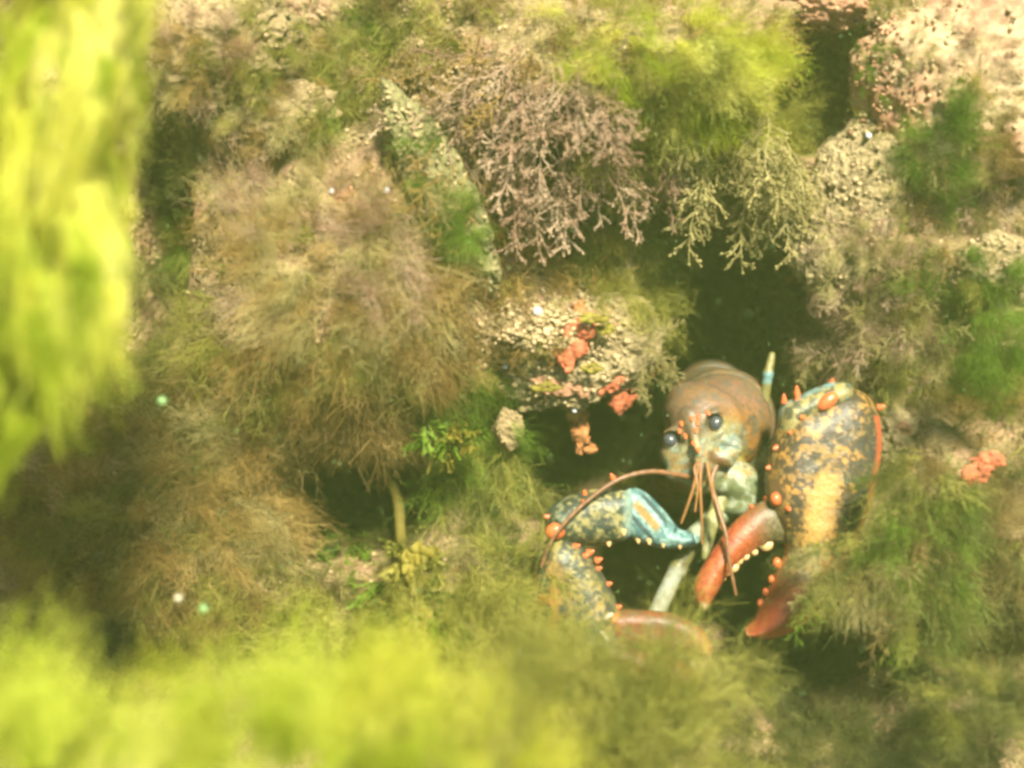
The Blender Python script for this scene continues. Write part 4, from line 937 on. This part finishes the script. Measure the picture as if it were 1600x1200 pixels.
# yellow stalked frond
fr = empty('kelp_frond', at(615, 750, .585)); tag(fr, 'yellow stalk with crumpled yellow blade below the large brown tuft', 'seaweed')
def wtube(name, pts, rad, mat, parent, sides=8):
    S = open_spl(pts, 6); t = np.linspace(0, len(rad) - 1, len(S)); r = np.interp(t, np.arange(len(rad)), rad) * K0 * .58
    W = np.array([at(*p) for p in S]) - np.array(parent.location); V, Fq = tubes(W[None], r[None], sides)
    return link(name, mesh_np(name, V, Fq, M[mat]), parent)
wtube('stalk', [(598, 690, .66), (606, 735, .635), (622, 785, .615), (626, 835, .60), (632, 880, .58)], [8, 7, 10, 9, 12], 'stalk', fr)
def blade(name, cx, cy, rx, ry, d, mat, parent, seed, rot=0):
    g = np.random.default_rng(seed); a = np.linspace(0, 6.283, 29)[:-1]; rr = np.linspace(0, 1, 8)[1:]
    P = [[0, 0, 0]]; 
    for r in rr:
        for t in a: P.append([r * math.cos(t) * (1 + .25 * r * math.sin(3 * t + seed)), r * math.sin(t) * (1 + .2 * r * math.cos(4 * t + seed)), 0])
    P = np.array(P); R2 = np.hypot(P[:, 0], P[:, 1]); th = np.arctan2(P[:, 1], P[:, 0])
    P[:, 2] = .35 * R2 ** 2 * np.sin(5 * th + seed) + .8 * (fbm(P + seed, 2, 2, seed) - .5)
    c, s = math.cos(R_(rot)), math.sin(R_(rot)); P = np.stack([c * P[:, 0] - s * P[:, 1], s * P[:, 0] + c * P[:, 1], P[:, 2]], -1)
    k = K0 * d; W = P[:, 0:1] * rx * k * np.array(RGT) - P[:, 1:2] * ry * k * np.array(UP) - P[:, 2:3] * min(rx, ry) * k * np.array(FWD) + np.array(at(cx, cy, d)) - np.array(parent.location)
    F = [[0, 1 + i, 1 + (i + 1) % 28, 1 + (i + 1) % 28] for i in range(28)]
    F = [[1 + 28 * q + i, 1 + 28 * (q + 1) + i, 1 + 28 * (q + 1) + (i + 1) % 28, 1 + 28 * q + (i + 1) % 28] for q in range(6) for i in range(28)]
    o = link(name, mesh_np(name, W, np.array(F), M[mat]), parent)
    md = o.modifiers.new('thickness', 'SOLIDIFY'); md.thickness = .0012
    return o
for i, (x, y, a, b, r) in enumerate(((640, 880, 14, 20, 0), (658, 865, 18, 16, 20), (678, 880, 16, 22, -20), (650, 905, 14, 22, 10), (682, 905, 14, 16, 30), (656, 940, 12, 26, 0), (664, 962, 10, 14, 10))):
    blade('blade', x, y, a, b, .55 + .005 * (i % 3), 'yellow', fr, i + 2, r)
T(700, 672, 62, 'ribbon', ('yellow', 'yellow', 'green'), 12, (.4, .4, .8), 55, 'ragged yellow green frond right of the large brown tuft', root=(.7, .4), name='kelp_frond', d=.585)
T(655, 880, 60, 'ribbon', ('yellow', 'olive'), 12, (.2, .7, .7), 50, 'ragged yellow blades tangled below the end of the yellow stalk', root=(.5, .4), name='kelp_frond', d=.56)
fr3 = empty('kelp_frond', at(935, 500, .56)); tag(fr3, 'small golden frond draped over the orange sponge', 'seaweed')
for i, (x, y, a, b, r) in enumerate(((925, 498, 22, 8, 35), (945, 515, 14, 8, 10), (855, 605, 22, 7, -20), (925, 575, 16, 8, 10))):
    blade('blade', x, y, a, b, hit(x, y) - .010, 'yellow', fr3, i + 22, r)
# limy grains crusting rock and turf, beyond counting
def grains(name, mat, n, seed, label, box, rr):
    g = np.random.default_rng(seed); parts = []
    V1, F1 = ICO[1]
    for i in range(n):
        x = g.normal(box[0], box[2]); y = g.normal(box[1], box[3]); dd = hit(x, y); r = g.uniform(*rr) * K0 * dd
        parts.append((V1 * r * g.uniform(.7, 1.3, 3) + np.array(at(x, y, dd - .001)), F1))
    V, Fq = merge(parts); o = link(name, mesh_np(name, V, Fq, M[mat])); tag(o, label, 'grains', kind='stuff')
grains('limy_grains', 'grain', 450, 1, 'pale limy grains crusting the pink boulder and tan ridge at right', (1430, 220, 110, 150), (1.5, 5))
grains('limy_grains', 'grain', 700, 2, 'straw coloured grains scattered through the turf at top centre', (660, 130, 90, 80), (1.5, 4.5))
grains('limy_grains', 'grain', 600, 3, 'cream grains crusting the tan ledge rock', (860, 520, 60, 40), (1.5, 5.5))
grains('salmon_crust', 'crust', 160, 5, 'salmon crust over the left shoulder of the pink boulder', (1375, 100, 28, 55), (1.5, 4.5))
grains('limy_grains', 'grain', 2400, 4, 'pale grains sprinkled over the whole reef', (800, 600, 600, 450), (1.2, 4))
# three pale drifting beads near the lens
for (x, y, d, r, lab) in ((253, 627, .47, 7.5, 'pale green bead drifting right of the curtain'), (318, 951, .45, 7.4, 'pale green bead drifting just above the bottom cloud'), (279, 935, .46, 6.5, 'dimmer greyish bead left of the lower drifting bead')):
    V, Fq = ICO[3]; o = link('drifting_bead', mesh_np('drifting_bead', V * (1 + .15 * (fbm(V, 2, 2, 3) - .5))[:, None] * r * K0 * d, Fq, M['speck'] if r > 7 else M['eyecup']), None, at(x, y, d)); tag(o, lab, 'bead', 'beads drifting in the water')
# barnacle glints
def barnacle(px, py, r, label):
    dd = hit(px, py) - .003; o = empty('barnacle', at(px, py, dd)); tag(o, label, 'barnacle'); k = K0 * dd * r
    t = np.array([0, .5, .85, 1.0, .8]); rad = np.array([1, .85, .6, .42, .30]); ax = -np.array(FWD) * .8 + np.array(UP) * .6
    V, Fq = tubes((ax * t[:, None] * k * 1.0)[None], (rad * k)[None], 9); link('shell', mesh_np('shell', V, Fq, M['barnacle']), o)
    V, Fq = ICO[1]; link('plate', mesh_np('plate', V * k * .35 + ax * k * .75, Fq, M['eyecup']), o)
for (x, y, r, lab) in ((518, 299, 5, 'tiny white barnacle above the large brown tuft'), (604, 298, 6, 'tiny violet white barnacle beside the slanting rib'), (1246, 54, 6, 'bright white barnacle at the top of the upper hollow'), (1258, 112, 5, 'white barnacle lower on the rim of the upper hollow'),
                       (898, 641, 4.5, 'white barnacle at the top of the rusty hanging sponge'), (789, 573, 5, 'white barnacle on the edge left of the ledge'), (840, 487, 8, 'round cream barnacle on top of the tan ledge'), (1357, 212, 5, 'white barnacle on the foot of the pink boulder')):
    barnacle(x, y, r, lab)
# suspended particles through the water, beyond counting
g = np.random.default_rng(77); V1, F1 = ICO[1]; parts = []
for i in range(2200):
    d = g.uniform(.42, .72); p = at(g.uniform(-250, 1850), g.uniform(-200, 1400), d); parts.append((V1 * g.uniform(.00012, .00045) + np.array(p), F1))
V, Fq = merge(parts); o = link('suspended_particles', mesh_np('suspended_particles', V, Fq, M['speck'])); tag(o, 'fine pale particles suspended in the water', 'particles', kind='stuff')
# ------------------------------------------------------------------ water haze
def haze_box():
    lo = np.array([1e9] * 3); hi = -lo
    for o in scene.objects:
        if o.type == 'MESH':
            bpy_m = o.matrix_world
    lo = np.minimum(VV.min(0), np.array(CAM)) - np.array([.3, .35, 1.0]); hi = np.maximum(VV.max(0), np.array(CAM)) + np.array([.3, .3, .12])
    x0, y0, z0 = lo; x1, y1, z1 = hi
    V = [(x, y, z) for z in (z0, z1) for y in (y0, y1) for x in (x0, x1)]
    Fq = [(0, 2, 3, 1), (4, 5, 7, 6), (0, 1, 5, 4), (2, 6, 7, 3), (0, 4, 6, 2), (1, 3, 7, 5)]
    m, n, out = new_mat('murky_green_water')
    v = n.nodes.new('ShaderNodeVolumePrincipled')
    v.inputs['Color'].default_value = (.66, .86, .26, 1); v.inputs['Density'].default_value = HAZE_DENSITY; v.inputs['Anisotropy'].default_value = 0.1
    n.links.new(v.outputs[0], out.inputs['Volume'])
    o = link('haze', mesh_np('haze', np.array(V), np.array(Fq), m, False)); tag(o, 'murky yellow green sea water filling the whole scene', 'water', kind='stuff')
haze_box()
